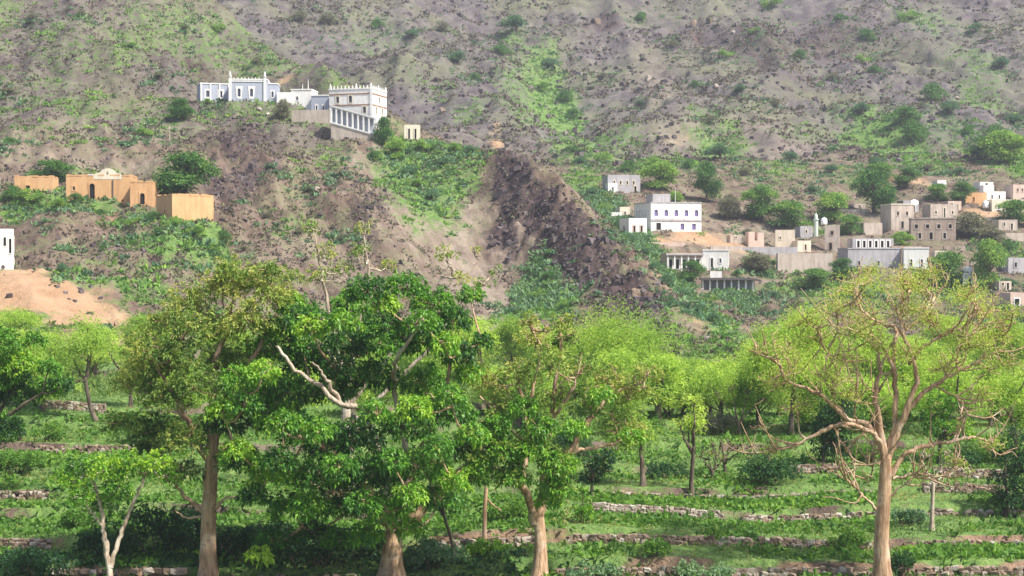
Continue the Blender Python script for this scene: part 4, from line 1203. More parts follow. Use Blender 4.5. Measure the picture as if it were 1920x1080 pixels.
# the big dark leafy tree in the middle
tree('broadleaf_tree', 'large dense dark green tree with glossy leaves in the middle of the foreground', 75,
     [(735, 1092), (736, 1040), (740, 990)], 0.52,
     [([(738, 1000), (705, 935), (655, 875), (600, 825), (520, 800)], 0.3, 0.09),
      ([(740, 992), (722, 900), (700, 820), (672, 768), (655, 748, -3.2), (612, 708, -3.9), (575, 680, -4.2), (545, 640, -4.4)], 0.19, 0.06),
      ([(742, 985), (765, 890), (752, 800), (735, 725), (752, 665, -3.0), (792, 612, -3.8)], 0.22, 0.06),
      ([(742, 992), (780, 965), (835, 905), (895, 850), (920, 800)], 0.3, 0.08),
      ([(735, 990), (690, 960), (610, 925), (545, 905)], 0.2, 0.06),
      ([(740, 960), (790, 840), (835, 740), (850, 640)], 0.22, 0.06),
      ([(655, 748, -3.2), (630, 700, -4.0), (608, 668, -4.6)], 0.11, 0.04),
      ([(672, 768, -2.5), (690, 772, -3.6), (715, 760, -4.2)], 0.12, 0.06)],
     [(700,545,45),(760,540,45),(650,575,48),(590,595,45),(548,575,40),(520,625,48),(820,572,48),(852,602,42),(880,555,30),(478,662,48),(560,660,50,1.5),(640,650,55,1.0),(722,618,55),(800,645,52),(862,662,38),
      (458,722,52),(540,735,55,-1),(620,735,55,.5),(702,712,58,1),(792,722,58),(428,792,48),(508,802,58),(590,802,58,-3),(680,812,58,-3.5),(770,792,58,-2.5),(852,772,48),(448,862,48),(528,872,58,-3),(620,872,58,-4),
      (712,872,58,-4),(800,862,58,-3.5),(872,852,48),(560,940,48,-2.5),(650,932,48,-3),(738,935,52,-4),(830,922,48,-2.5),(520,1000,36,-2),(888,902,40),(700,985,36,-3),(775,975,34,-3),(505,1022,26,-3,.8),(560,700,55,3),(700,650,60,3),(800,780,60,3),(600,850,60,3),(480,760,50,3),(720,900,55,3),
      (520,690,36,-4.5,.6),(600,610,34,-3.5,.6),(660,600,36,-4,.6),(730,570,34,-3,.62),(800,600,36,-4,.6),(840,640,34,-4,.55),(470,700,34,-3.5,.62),(440,760,34,-3.5,.62),(490,745,34,-4.5,.6),(560,775,36,-5,.55),(620,790,34,-5.2,.55),(720,760,34,-4.5,.55),(790,750,36,-5,.6),(850,730,34,-4,.6),(470,830,36,-4,.6),(550,840,36,-5,.5),(660,850,36,-5.4,.6),(750,840,36,-5.4,.6),(830,820,36,-5,.6),(890,800,32,-4,.6),(700,910,36,-5.4,.62),(780,900,36,-5,.6),(860,880,34,-4.5,.58),(600,920,36,-4.5,.35),(500,910,34,-3.5,.5),(640,690,40,-1.2,.4),(510,770,38,-1.5,.45),(640,900,40,-1.5,.35),(640,1000,34,-2,.3),(590,990,36,-1,.25),(905,640,26),(880,700,34)],  # lowest lobes tinted dark: shade under the crown put into leaf colour
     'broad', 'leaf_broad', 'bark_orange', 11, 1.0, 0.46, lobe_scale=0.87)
# the half bare tree right of it
half_bare = tree('broadleaf_tree', 'half-bare tree with a fluted orange trunk and reddish twigs, right of the dense dark tree', 75.3,
     [(1010, 1092), (1013, 1030), (1010, 965)], 0.34,
     [([(1005, 985), (992, 940), (978, 905), (985, 850), (985, 780), (968, 720)], 0.26, 0.07),
      ([(1012, 968), (1040, 885), (1080, 832), (1108, 785), (1148, 742), (1190, 722)], 0.2, 0.06),
      ([(1010, 965), (1018, 890), (1032, 805), (1042, 725), (1052, 655), (1050, 600)], 0.18, 0.05),
      ([(1068, 850), (1110, 842), (1168, 826), (1200, 800)], 0.10, 0.04),
      ([(985, 790), (1000, 720), (1015, 660), (1000, 620)], 0.09, 0.04),
      ([(1035, 790), (1070, 730), (1095, 680)], 0.09, 0.04), ([(985, 830), (940, 790), (900, 740)], 0.1, 0.04)],
     [(948,842,42,-2,.5),(1000,832,42,-2,.5),(1042,862,42,-2,.45),(960,886,38,-2,.45),(1042,902,38,-2,.4),(908,802,34,-1,.5),(905,860,36,-2,.5),(1010,790,36,-2,.5),
      (968,702,44),(1032,682,44),(1092,692,42),(1052,608,30),(1000,642,36),(1142,722,44),(1192,742,38),(918,722,40),(888,692,32),(1100,762,38),(1182,812,30),(1040,752,40),(1212,702,30),(1150,790,26),(940,760,36),(1060,640,32),(990,600,22)],
     'olive', 'leaf_olive', 'bark_orange', 23, 0.8, 0.66, per=1.7, bare_tips=7)
more_crown(half_bare, 75.3, [(948,842,36,-2.2),(1000,832,36,-2.4),(1042,862,36,-2.4),(960,886,32,-2.2),(1042,902,32,-2.2),(915,815,30,-2),(905,862,30,-2),(1010,795,30,-2.4),(1075,800,26,-2),(1180,812,22,-1.5),(1125,740,24,-1.5),(980,760,28,-2),(1030,930,26,-1.5),(935,790,30,-2)], 'broad', 'leaf_broad', 24, 0.6)
# tall tree on the left
tall_olive = tree('broadleaf_tree', 'tall loose olive-green tree with a straight reddish trunk at the left', 75.3,
     [(390, 1092), (390, 1000), (393, 930), (397, 860), (400, 790)], 0.38,
     [([(397, 860), (402, 790), (392, 705), (418, 622), (430, 550)], 0.30, 0.06),
      ([(396, 880), (345, 770), (310, 700), (285, 655)], 0.18, 0.05), ([(400, 790), (450, 700), (500, 620), (525, 550)], 0.16, 0.05),
      ([(378, 958), (360, 940), (338, 922), (325, 896)], 0.11, 0.05), ([(398, 962), (412, 945), (430, 930), (455, 925)], 0.10, 0.04), ([(385, 968), (350, 972), (328, 958)], 0.07, 0.03),
      ([(392, 930), (382, 900), (383, 865)], 0.1, 0.06)],
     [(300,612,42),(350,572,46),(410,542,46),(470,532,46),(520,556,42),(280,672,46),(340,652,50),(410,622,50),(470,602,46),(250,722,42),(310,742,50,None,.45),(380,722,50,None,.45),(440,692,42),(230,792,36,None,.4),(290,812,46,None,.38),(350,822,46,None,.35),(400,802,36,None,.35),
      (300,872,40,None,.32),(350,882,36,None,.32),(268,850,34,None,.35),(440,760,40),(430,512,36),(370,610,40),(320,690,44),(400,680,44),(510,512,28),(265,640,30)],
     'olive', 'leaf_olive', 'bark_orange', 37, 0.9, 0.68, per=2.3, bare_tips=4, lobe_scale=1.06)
# pale crown rising behind the dense tree
tree('broadleaf_tree', 'pale spindly tree whose leaf tufts rise behind the dense dark tree', 92,
     [(650, 985), (655, 900), (650, 800), (648, 720)], 0.35,
     [([(650, 720), (620, 600), (600, 500), (588, 440)], 0.14, 0.04), ([(650, 740), (670, 620), (690, 520), (680, 440)], 0.14, 0.04), ([(655, 760), (740, 650), (800, 560), (842, 500)], 0.15, 0.04),
      ([(655, 800), (780, 680), (860, 580), (905, 535)], 0.13, 0.04), ([(648, 700), (560, 600), (500, 540)], 0.13, 0.04), ([(842, 500), (870, 515), (897, 488)], 0.05, 0.03)],
     [(586,430,18),(680,424,22),(668,470,22),(612,475,24),(838,478,24),(890,470,12),(905,535,22),(870,520,20),(640,510,28),(560,520,26),(720,500,22),(690,470,18),(600,520,26),(520,520,26),(780,560,26),(930,505,14)],
     'olive', 'leaf_olive', 'bark_pale', 41, 0.8, 0.72, per=1.0, bare_tips=4)
# bare branching tree on the right
tree('bare_branched_tree', 'big sparse tree with a smooth orange trunk and bare spreading branches on the right', 75,
     [(1655, 1092), (1653, 1000), (1659, 920), (1661, 860)], 0.37,
     [([(1659, 872), (1645, 822), (1602, 798), (1560, 797), (1520, 815), (1480, 834), (1440, 841), (1405, 846)], 0.153, 0.024),
      ([(1661, 862), (1638, 806), (1582, 780), (1556, 752), (1520, 732), (1478, 716), (1468, 690), (1440, 662)], 0.150, 0.034),
      ([(1662, 865), (1650, 800), (1644, 740), (1652, 690), (1640, 640), (1610, 600)], 0.170, 0.041),
      ([(1665, 860), (1678, 795), (1681, 722), (1677, 656), (1686, 620), (1660, 608), (1630, 590), (1595, 566)], 0.163, 0.034),
      ([(1668, 850), (1690, 785), (1714, 712), (1704, 664), (1690, 634), (1684, 592), (1700, 545)], 0.163, 0.034),
      ([(1705, 682), (1718, 660), (1748, 633), (1793, 612), (1822, 578)], 0.095, 0.030),
      ([(1668, 845), (1692, 790), (1718, 752), (1758, 718), (1795, 697), (1832, 680), (1870, 660)], 0.163, 0.034),
      ([(1671, 892), (1698, 852), (1738, 836), (1790, 828), (1830, 820), (1860, 834)], 0.136, 0.034),
      ([(1674, 898), (1715, 892), (1745, 900), (1782, 890), (1800, 870)], 0.068, 0.027),
      ([(1646, 958), (1620, 932), (1597, 908), (1580, 895)], 0.068, 0.034),
      ([(1680, 702), (1657, 653), (1630, 637), (1597, 620), (1560, 610)], 0.082, 0.027),
      ([(1610, 800), (1598, 770), (1600, 740), (1590, 710)], 0.054, 0.027), ([(1560, 797), (1580, 830), (1600, 860), (1590, 885)], 0.048, 0.020),
      ([(1750, 722), (1790, 745), (1805, 775)], 0.041, 0.027), ([(1672, 930), (1695, 905), (1715, 885)], 0.054, 0.027), ([(1620, 815), (1640, 840), (1640, 865)], 0.041, 0.020),
      ([(1600, 797), (1570, 760), (1545, 700), (1550, 650)], 0.054, 0.020), ([(1795, 697), (1800, 650), (1830, 620)], 0.054, 0.020), ([(1652, 690), (1680, 640), (1740, 590), (1770, 550)], 0.061, 0.020)],
     [(1560,578,40),(1620,548,42),(1680,532,42),(1740,542,42),(1798,556,42),(1850,590,42),(1882,632,36),(1862,682,36),(1548,642,40),(1500,692,38),(1468,655,32),(1600,682,40),(1740,602,40),(1800,642,40),(1650,602,42),(1450,722,32),(1540,702,36),(1700,662,34),
      (1590,620,38),(1770,690,32),(1490,760,28),(1580,740,32),(1840,740,30),(1415,660,20),(1440,845,20),(1850,830,20),(1800,870,18),(1890,590,26),(1700,580,36),(1640,650,30),(1520,605,34),(1830,640,34),(1600,530,30),(1660,510,26),(1720,510,26)],
     'fine', 'leaf_fine', 'bark_orange', 53, 0.85, 0.58, per=0.9, bare_tips=7, twigs=6, lobe_scale=1.2, fan=7)
# small V-stemmed tree bottom left
tree('young_tree', 'young tree with two pale stems forking in a V at the bottom left', 72,
     [(205, 1120), (206, 1085), (205, 1062)], 0.17,
     [([(205, 1066), (196, 1010), (190, 965), (180, 925), (172, 895)], 0.13, 0.05), ([(207, 1064), (222, 1005), (240, 955), (258, 912), (262, 895)], 0.12, 0.05), ([(192, 990), (178, 962), (168, 945)], 0.05, 0.03)],
     [(150,880,32),(200,880,36),(248,872,36),(160,928,26),(208,928,30),(290,872,30),(130,902,24),(180,958,20),(230,905,28),(118,890,20),(310,895,22)],
     'bush', 'leaf_broad', 'bark_pale', 61, 0.8, 0.66, per=2.0, lobe_scale=1.15)
# tree cut by the left edge
tree('broadleaf_tree', 'yellow-tipped dark tree cut by the left edge of the picture', 88,
     [(-30, 905), (-30, 850), (-25, 790)], 0.35, [([(-28, 820), (0, 760), (25, 700)], 0.16, 0.05), ([(-28, 810), (30, 770), (85, 735)], 0.14, 0.05), ([(-25, 790), (-40, 720), (-40, 650)], 0.2, 0.06)],
     [(10,645,42),(42,682,38),(-32,702,58),(20,742,46,None,.35),(82,732,32),(-10,802,46,None,.3),(112,722,24),(30,800,30,None,.3),(-60,642,48),(15,700,40),(95,690,24),(60,640,24)],
     'broad', 'leaf_broad', 'bark_dark', 67, 0.9, 0.56)
# dark leafy tree on the right edge
tree('broadleaf_tree', 'small dark leafy tree on two short stems at the right edge', 86,
     [(1886, 992), (1886, 970), (1890, 940)], 0.14, [([(1890, 945), (1880, 900), (1875, 860)], 0.09, 0.04), ([(1912, 990), (1910, 950), (1915, 900)], 0.12, 0.05)],
     [(1890,850,36),(1878,900,34),(1922,885,44),(1895,942,34),(1955,855,50),(1925,935,36),(1870,930,22),(1900,815,26)],
     'bush', 'leaf_dark', 'bark_dark', 71, 0.9, 0.42, per=1.5)
tree('bare_branched_tree', 'slim pale-stemmed sapling with thin bare branches just right of the big sparse tree', 82,
     [(1747, 995), (1748, 950), (1750, 905)], 0.12, [([(1750, 910), (1740, 880), (1735, 850)], 0.05, 0.02), ([(1750, 905), (1780, 893), (1810, 880)], 0.05, 0.02), ([(1750, 908), (1766, 880), (1778, 852)], 0.05, 0.02)],
     [(1780,852,14,None,.9),(1735,845,14),(1812,878,12),(1786,870,12,None,.9)], 'olive', 'leaf_olive', 'bark_pale', 73, 0.7, 0.75, bare_tips=4)
tree('bare_branched_tree', 'short straight pale trunk standing under the edge of the dense dark tree', 80,
     [(908, 1012), (909, 960), (912, 915)], 0.12, [([(911, 935), (925, 950), (940, 960)], 0.06, 0.03), ([(912, 918), (905, 890), (900, 870)], 0.06, 0.03)],
     [(900,870,22,None,.4),(925,885,20,None,.4)], 'bush', 'leaf_broad', 'bark_orange', 79, 0.7, 0.45)
tree('bare_branched_tree', 'thin dark leaning stem between the dense dark tree and the half-bare tree', 78,
     [(855, 1048), (846, 1010), (834, 972), (828, 940)], 0.09, [([(834, 972), (820, 945), (815, 920)], 0.05, 0.03)], [(820,925,24,None,.4),(840,935,20,None,.4)], 'bush', 'leaf_broad', 'bark_dark', 83, 0.7, 0.45)

# feathery light green acacias
def acacia(label, px, base_py, d, top_py, cx, wpx, seed, bark='bark_dark', leafmat='leaf_feather', bias=0.55, per=1.0, crown_lo=None, name='acacia_tree', style='feather', group='feathery acacia trees', nl=None):
    rng = np.random.default_rng(seed)
    hpx = base_py - top_py
    lo = crown_lo if crown_lo else base_py - hpx * 0.38
    r = wpx * 0.24
    lobes = []
    n = nl or max(7, int(wpx / 14))
    for k in range(n):
        a = rng.uniform(0, 2 * math.pi); q = math.sqrt(rng.uniform(0, 1))
        x = cx + q * math.cos(a) * wpx * 0.36
        yr = (lo - top_py) / 2 - r * 0.5
        y = (lo + top_py) / 2 + q * math.sin(a) * max(yr, 4) - 4
        lobes.append((x, y, r * rng.uniform(0.8, 1.15), None, bias + rng.uniform(-0.15, 0.15)))
    mx = (px + cx) / 2
    fork = (mx, base_py - hpx * 0.42)
    limbs = [([fork, ((fork[0] + l[0]) / 2 + rng.uniform(-6, 6), (fork[1] + l[1]) / 2), (l[0], l[1])], 0.10 * d / 100, 0.03) for l in lobes[:4]]
    return tree(name, label, d, [(px, base_py), ((px + mx) / 2 + rng.uniform(-4, 4), base_py - hpx * 0.2), fork], 0.00055 * hpx * d / 100 + 0.04, limbs, lobes, style, leafmat, bark, seed, 0.9, bias, 'tree', group, per)

acacia('feathery pale green acacia on a leaning dark trunk at the left', 186, 808, 113, 588, 135, 150, 101, crown_lo=735, per=0.9)
acacia('small round bright green acacia on a thin dark trunk', 1297, 944, 90.5, 728, 1303, 84, 103, crown_lo=842, bias=0.95)
acacia('mid green acacia with a bent dark trunk behind the half-bare tree', 1206, 935, 91, 690, 1195, 165, 105, crown_lo=880, bias=0.35)
acacia('broad bright green acacia dome rising behind the half-bare tree', 1165, 790, 122, 580, 1165, 265, 107, crown_lo=760, bias=0.72, nl=22, per=0.55)
acacia('light green acacia peeping between the dense dark tree and the half-bare tree', 905, 790, 120, 585, 905, 100, 109, bias=0.8, crown_lo=720)
acacia('pale hazy green acacia at the foot of the dark rock spur', 1335, 800, 119, 660, 1335, 120, 111, bias=0.7, crown_lo=770)
acacia('yellow-green acacia left of the big sparse tree', 1485, 838, 108, 580, 1490, 190, 113, bias=0.75, crown_lo=780, nl=18)
acacia('light green acacia behind the right branches of the big sparse tree', 1800, 845, 108, 660, 1800, 150, 115, bias=0.7, crown_lo=800)
acacia('bright feathery acacia cut by the right edge of the picture', 1905, 870, 102, 680, 1893, 150, 117, bias=0.72, crown_lo=840)
acacia('light green acacia between the leaning-trunk acacia and the tall olive tree', 245, 790, 120, 610, 242, 110, 119, bias=0.75, crown_lo=730)
acacia('grey-green acacia low behind the small round bright acacia', 1255, 830, 114, 720, 1255, 90, 121, bias=0.5)
acacia('dark leafy tree showing behind the lower left branches of the big sparse tree', 1545, 885, 98, 740, 1550, 150, 123, leafmat='leaf_dark', style='bush', bias=0.55, per=1.3, name='broadleaf_tree', group='trees on the valley floor', crown_lo=872)
acacia('green leafy tree showing through the low right branches of the big sparse tree', 1762, 880, 99, 730, 1765, 130, 125, leafmat='leaf_broad', style='bush', bias=0.62, per=1.2, name='broadleaf_tree', group='trees on the valley floor', crown_lo=850)
acacia('small blackish tree on a short stem right of the half-bare tree', 1108, 958, 88, 820, 1112, 84, 127, leafmat='leaf_dark', style='bush', bias=0.3, per=1.4, name='broadleaf_tree', group='trees on the valley floor', crown_lo=925)
acacia('pale acacia behind the yellow-green acacia at the foot of the village', 1430, 790, 124, 610, 1425, 110, 129, bias=0.5, crown_lo=740)
acacia('pale green acacia behind the fork of the big sparse tree', 1640, 820, 116, 640, 1640, 140, 131, bias=0.6, crown_lo=770)
def bare_tree(label, px, base_py, d, top_py, seed):
    rng = np.random.default_rng(seed)
    h = base_py - top_py
    fork = (px + rng.uniform(-3, 3), base_py - h * 0.45)
    limbs = [([fork, (fork[0] + dx * 0.6, base_py - h * 0.7), (fork[0] + dx, base_py - h * q)], 0.07, 0.02) for dx, q in ((-h * 0.32, 0.9), (-h * 0.1, 1.0), (h * 0.15, 0.95), (h * 0.36, 0.85))]
    tree('bare_tree', label, d, [(px, base_py), (px + 2, base_py - h * 0.2), fork], 0.11, limbs, [(l[0][-1][0], l[0][-1][1], 10) for l in limbs], 'fine', 'leaf_fine', 'bark_dark', seed, 0.8, 0.3, 'tree', 'bare trees', 0.5, 4, 3)
bare_tree('leafless grey tree standing between the small round acacia and the yellow-green acacia', 1384, 850, 108, 730, 141)
bare_tree('small leafless dark tree just left of the dark round bush', 1358, 900, 96, 830, 143)
bare_tree('thin leaning leafless sapling right of the small round bright acacia', 1335, 915, 94, 850, 145)

# bushes of the valley floor
def bush(label, px, base_py, d, wpx, hpx, leafmat, bias, seed, per=1.0, name='bush', group=None, flat=0.7):
    rng = np.random.default_rng(seed)
    s = d / F
    p = at(px, base_py, d); O = np.array([p[0], d, gz(p[0], d)])
    w = wpx * s; h = hpx * s
    lobes = []
    n = max(4, int(w / h * 5))
    r = min(h * 0.42, w * 0.4)
    for k in range(n):
        q = rng.uniform(-0.5, 0.5)
        lobes.append((np.array([q * (w - r), rng.uniform(-0.35, 0.35) * min(w, 3.5), r * 0.6 + rng.uniform(0, 1) * max(h - 1.7 * r, 0.05) * (1 - 1.6 * q * q)]), r * rng.uniform(0.8, 1.2), bias + rng.uniform(-0.12, 0.12)))
    root = tag(empty(name, O), label, 'bush', group)
    st = dict(STY['bush']); st['per'] *= per
    obj('foliage', foliage(rng, lobes, st).mesh('foliage', leafmat), root)
    B = Geo()
    for c, rr, b in lobes:
        V, Q = tube(smooth_line([np.array([c[0] * 0.4, c[1] * 0.4, -0.2]), c * np.array([0.7, 0.7, 0.4]), c], 5), np.linspace(0.05, 0.015, 5), 5); B.add(V, Q)
    obj('stems', B.mesh('stems', 'bark_dark'), root)
bush('dark round bush on the green terrace behind the stone walls', 1430, 922, 92.5, 118, 72, 'leaf_dark', 0.5, 201, 1.5)
bush('dark hedge-like bush left of the small round bright acacia', 1250, 905, 95, 80, 36, 'leaf_dark', 0.45, 202, 1.4)
bush('shade-tinted dark green thicket under the tall olive tree', 300, 1030, 79, 190, 120, 'leaf_dark', 0.28, 203, 1.1)  # dark leaf tint paints the shade under the tree
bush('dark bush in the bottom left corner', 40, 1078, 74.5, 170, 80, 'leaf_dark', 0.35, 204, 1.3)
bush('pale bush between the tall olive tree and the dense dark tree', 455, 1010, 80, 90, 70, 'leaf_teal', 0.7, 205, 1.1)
bush('shade-tinted bush at the foot of the dense dark tree, left of its trunk', 580, 1065, 76.5, 190, 100, 'leaf_dark', 0.35, 206, 1.1)  # shade at the tree's foot put into the leaf colour
bush('low green bush right of the thick orange trunk', 815, 1062, 76.5, 130, 62, 'leaf_teal', 0.5, 207, 1.3)
bush('shrub with bright top leaves right of the fluted orange trunk', 1085, 1012, 82, 52, 88, 'leaf_broad', 0.55, 208, 1.3)
bush('green bush at the left side of the big orange trunk', 1598, 1030, 79.5, 70, 52, 'leaf_crop', 0.5, 209, 1.4)
bush('grey-green tuft at the bottom edge near the fluted orange trunk', 1115, 1082, 75, 90, 40, 'leaf_teal', 0.75, 210, 1.2)
bush('pale grey-green tuft at the bottom edge, halfway to the big orange trunk', 1320, 1082, 75, 100, 44, 'leaf_teal', 0.8, 211, 1.2)
bush('dark creeper bush at the right foot of the big orange trunk', 1690, 1060, 76.2, 50, 62, 'leaf_dark', 0.5, 212, 1.3)
bush('low green bush beside the slim pale-stemmed sapling', 1700, 985, 84, 70, 40, 'leaf_teal', 0.6, 213, 1.2)
bush('green bush on the terrace behind the fluted orange trunk', 960, 985, 84, 90, 46, 'leaf_crop', 0.45, 214, 1.2)
bush('dark bush at the left edge on the grassy field', 30, 918, 97, 110, 46, 'leaf_crop', 0.45, 215, 1.3)
bush('leafy bush behind the young V-stemmed tree', 150, 985, 84, 90, 46, 'leaf_crop', 0.35, 216, 1.2)
bush('dark bush under the acacia at the far right', 1800, 890, 97, 80, 36, 'leaf_dark', 0.5, 217, 1.2)
bush('yellow-green bush beside the short straight pale trunk', 905, 1048, 78.5, 60, 44, 'leaf_broad', 0.65, 218, 1.2)
bush('small green shrub on the terrace wall near the bottom middle right', 1225, 1060, 77.2, 46, 44, 'leaf_crop', 0.5, 219, 1.3)

bush('shade-tinted dark thicket between the tall olive tree and the dense dark tree', 480, 1040, 77.5, 150, 90, 'leaf_dark', 0.3, 220, 1.1)  # this and next two added dark: leaf colour replaces missing tree shade
bush('dark shade-tinted bush behind the young V-stemmed tree', 190, 1040, 78, 150, 70, 'leaf_dark', 0.35, 221, 1.1)  # low tint stands in for tree shade
bush('shade-tinted bush right behind the thick orange trunk', 690, 1030, 79, 120, 70, 'leaf_dark', 0.32, 222, 1.1)  # tree shade painted by the dark leaf tint
bush('bright bush far left beyond the grassy field', 60, 850, 105, 120, 50, 'leaf_crop', 0.6, 223, 1.1)
bush('green bush beyond the terraces behind the tall olive tree', 300, 850, 104, 160, 80, 'leaf_crop', 0.4, 224, 1.0)
bush('dusky bush between the round acacia and the leafless grey tree', 1330, 830, 110, 110, 50, 'leaf_scrub', 0.6, 225, 1.1)
bush('green bush behind the half-bare tree', 1060, 870, 100, 130, 60, 'leaf_dark', 0.5, 226, 1.1)
bush('green bush row behind the bent-trunk acacia', 1180, 840, 108, 150, 56, 'leaf_crop', 0.45, 227, 1.0)
bush('bright bush under the branches of the big sparse tree', 1620, 880, 99, 100, 50, 'leaf_crop', 0.5, 228, 1.1)
bush('green bush behind the dark leafy tree at the right edge', 1880, 880, 100, 110, 60, 'leaf_crop', 0.5, 229, 1.1)

# ------------------------------------------------------------------ far trees: a few kinds, copied
def far_tree(name, leafmat, bias, seed, lobes_n=22, H=6.0, Wd=5.4, leaf=0.34, per=220, lo=0.08, bark='bark_dark'):
    """a tree H metres high and Wd wide at its own origin"""
    rng = np.random.default_rng(seed)
    root = empty(name, (0, 0, 0))
    tl = smooth_line([np.array([0, 0, -0.6]), np.array([0.1, 0.05, H * 0.2]), np.array([-0.1, 0.1, H * 0.45])], 8)
    G = Geo(); V, Q = tube(tl, np.linspace(0.24, 0.13, 8), 8); G.add(V, Q)
    lobes = []
    for k in range(lobes_n):
        a = rng.uniform(0, 2 * math.pi); q = math.sqrt(rng.uniform(0.02, 1)); zf = rng.uniform(0, 1)
        rz = math.sqrt(max(0.05, 1 - (1.7 * (zf - 0.42)) ** 2))
        r = Wd * rng.uniform(0.15, 0.22)
        c = np.array([q * rz * math.cos(a) * (Wd / 2 - r * 0.8), q * rz * math.sin(a) * (Wd / 2 - r * 0.8), H * (lo + 0.08) + zf * (H * (0.92 - lo) - r)])
        lobes.append((c, r, bias + rng.uniform(-0.16, 0.16)))
        st = tl[rng.integers(3, 8)]
        V, Q = tube(smooth_line([st, (st + c) / 2 + rng.standard_normal(3) * 0.12, c], 5), np.linspace(0.07, 0.025, 5), 5); G.add(V, Q)
    obj('trunk', G.mesh('trunk', bark, True), root)
    st = dict(rosette=0, per=per, len=leaf, wid=leaf * 0.42, tint=0.6, droop=0.2, shell=(0.35, 1.08))
    obj('crown', foliage(rng, lobes, st).mesh('crown', leafmat), root)
    return root

PROTO = {
    'dark': far_tree('village_tree', 'leaf_far', 0.38, 301),
    'mid': far_tree('village_tree', 'leaf_far', 0.62, 302),
    'bright': far_tree('village_tree', 'leaf_far', 0.88, 303),
    'olive': far_tree('village_tree', 'leaf_scrub', 0.55, 304),
    'pale': far_tree('acacia_tree', 'leaf_feather', 0.6, 305, 18, 6, 6.5, 0.24, 300, 0.12),
    'pale2': far_tree('acacia_tree', 'leaf_feather', 0.75, 306, 16, 6, 5.0, 0.24, 300, 0.1),
    'pale3': far_tree('acacia_tree', 'leaf_feather', 0.45, 307, 20, 6, 7.0, 0.24, 270, 0.15),
    'shrub': far_tree('shrub', 'leaf_far', 0.5, 308, 9, 3.0, 4.2, 0.32, 260, 0.02),
    'teal': far_tree('shrub', 'leaf_teal', 0.45, 309, 9, 3.0, 4.2, 0.32, 260, 0.02),
    'lime': far_tree('shrub', 'leaf_far', 0.85, 310, 9, 3.0, 4.2, 0.32, 260, 0.02),
    'scrub': far_tree('shrub', 'leaf_scrub', 0.5, 311, 9, 3.0, 4.2, 0.32, 220, 0.02),
}
DIM = {'dark': (5, 6), 'mid': (5, 6), 'bright': (5, 6), 'olive': (5, 6), 'pale': (6.5, 6), 'pale2': (5, 6), 'pale3': (7, 6), 'shrub': (4.2, 3), 'teal': (4.2, 3), 'lime': (4.2, 3), 'scrub': (4.2, 3)}
USED = set()
_rz = random.Random(5)
def plant(kind, p, wm, hm, label, cat='tree', group=None, name=None):
    src = PROTO[kind]
    if kind in USED:
        o = copy_tree(src)
    else:
        o = src; USED.add(kind)
    if name:
        o.name = name
    bw, bh = DIM[kind]
    o.location = (float(p[0]), float(p[1]), float(p[2]) - 0.1)
    o.rotation_euler = (0, 0, _rz.uniform(0, 6.28))
    o.scale = (wm / bw, wm / bw, hm / bh)
    for k in ('label', 'category', 'group'):
        if k in o: del o[k]
    tag(o, label, cat, group)
    return o

VILLAGE = [
    (1325, 350, 46, 72, 'dark', 'tall dark green tree above the right end of the white villa'),
    (1236, 353, 64, 52, 'bright', 'bright green tree right of the dark grey stone house'),
    (1264, 340, 32, 30, 'bright', 'small bright tree close behind the roof of the white villa'),
    (1425, 338, 66, 62, 'mid', 'round green tree uphill of the pink ruin'),
    (1478, 333, 76, 48, 'mid', 'broad green tree behind the sunlit cream block'),
    (1562, 338, 72, 54, 'bright', 'bright green tree behind the square stone tower'),
    (1594, 328, 44, 36, 'mid', 'low green tree between the stone tower and the plain beige block'),
    (1640, 345, 78, 78, 'dark', 'largest dark green tree of the village, behind the plain beige block'),
    (1700, 362, 46, 38, 'dark', 'round dark tree uphill of the two-tone beige house'),
    (1758, 350, 42, 30, 'mid', 'small tree below the tiny white hut at the top of the village'),
    (1803, 348, 44, 42, 'dark', 'dark tree left of the low salmon house'),
    (1727, 329, 46, 30, 'dark', 'dark spreading tree right of the two-tone beige house'),
    (1822, 326, 66, 44, 'olive', 'olive tree just right of the brown stone house'),
    (1862, 320, 50, 36, 'olive', 'olive tree left of the low beige wall at the right edge'),
    (1902, 336, 64, 42, 'mid', 'round green tree above the low beige wall at the right edge'),
    (1778, 288, 72, 64, 'mid', 'green tree left of the white domed tomb'),
    (1855, 284, 56, 92, 'bright', 'tall bright green tree right of the white domed tomb'),
    (1692, 318, 38, 30, 'bright', 'small yellow-green tree below the two-tone beige house'),
    (1582, 296, 50, 38, 'dark', 'dark green tree at the foot of the beige retaining wall'),
    (1296, 276, 48, 48, 'dark', 'dark tree left of the portico of white columns'),
    (1366, 338, 44, 44, 'olive', 'grey-olive tree right of the white villa'),
    (1885, 388, 84, 60, 'bright', 'bright green tree at the right edge below the mountain'),
    (1840, 394, 50, 40, 'dark', 'dark tree at the mountain foot left of the bright edge tree'),
    (1650, 372, 60, 30, 'mid', 'low tree above the largest dark village tree'),
    (1420, 296, 60, 34, 'olive', 'grey-green tree between the white cube house and the retaining wall'),
    (1530, 288, 60, 36, 'mid', 'green tree on the slope under the retaining wall'),
    (345, 236, 112, 92, 'dark', 'large dark green tree behind the row of orange mud houses'),
    (95, 250, 80, 44, 'dark', 'dark tree behind the gap between the orange mud houses'),
    (212, 250, 52, 30, 'dark', 'low dark tree behind the pale curved gable'),
    (720, 292, 34, 52, 'dark', 'dark tree at the right corner of the white fort'),
    (530, 300, 30, 38, 'olive', 'dark grey-green tree between the blue-grey annex and the low white house'),
    (742, 288, 40, 36, 'bright', 'bright green tree below the tiny cream hut'),
    (340, 293, 46, 38, 'dark', 'lone dark tree on the slope left of the blue-grey hilltop house'),
]
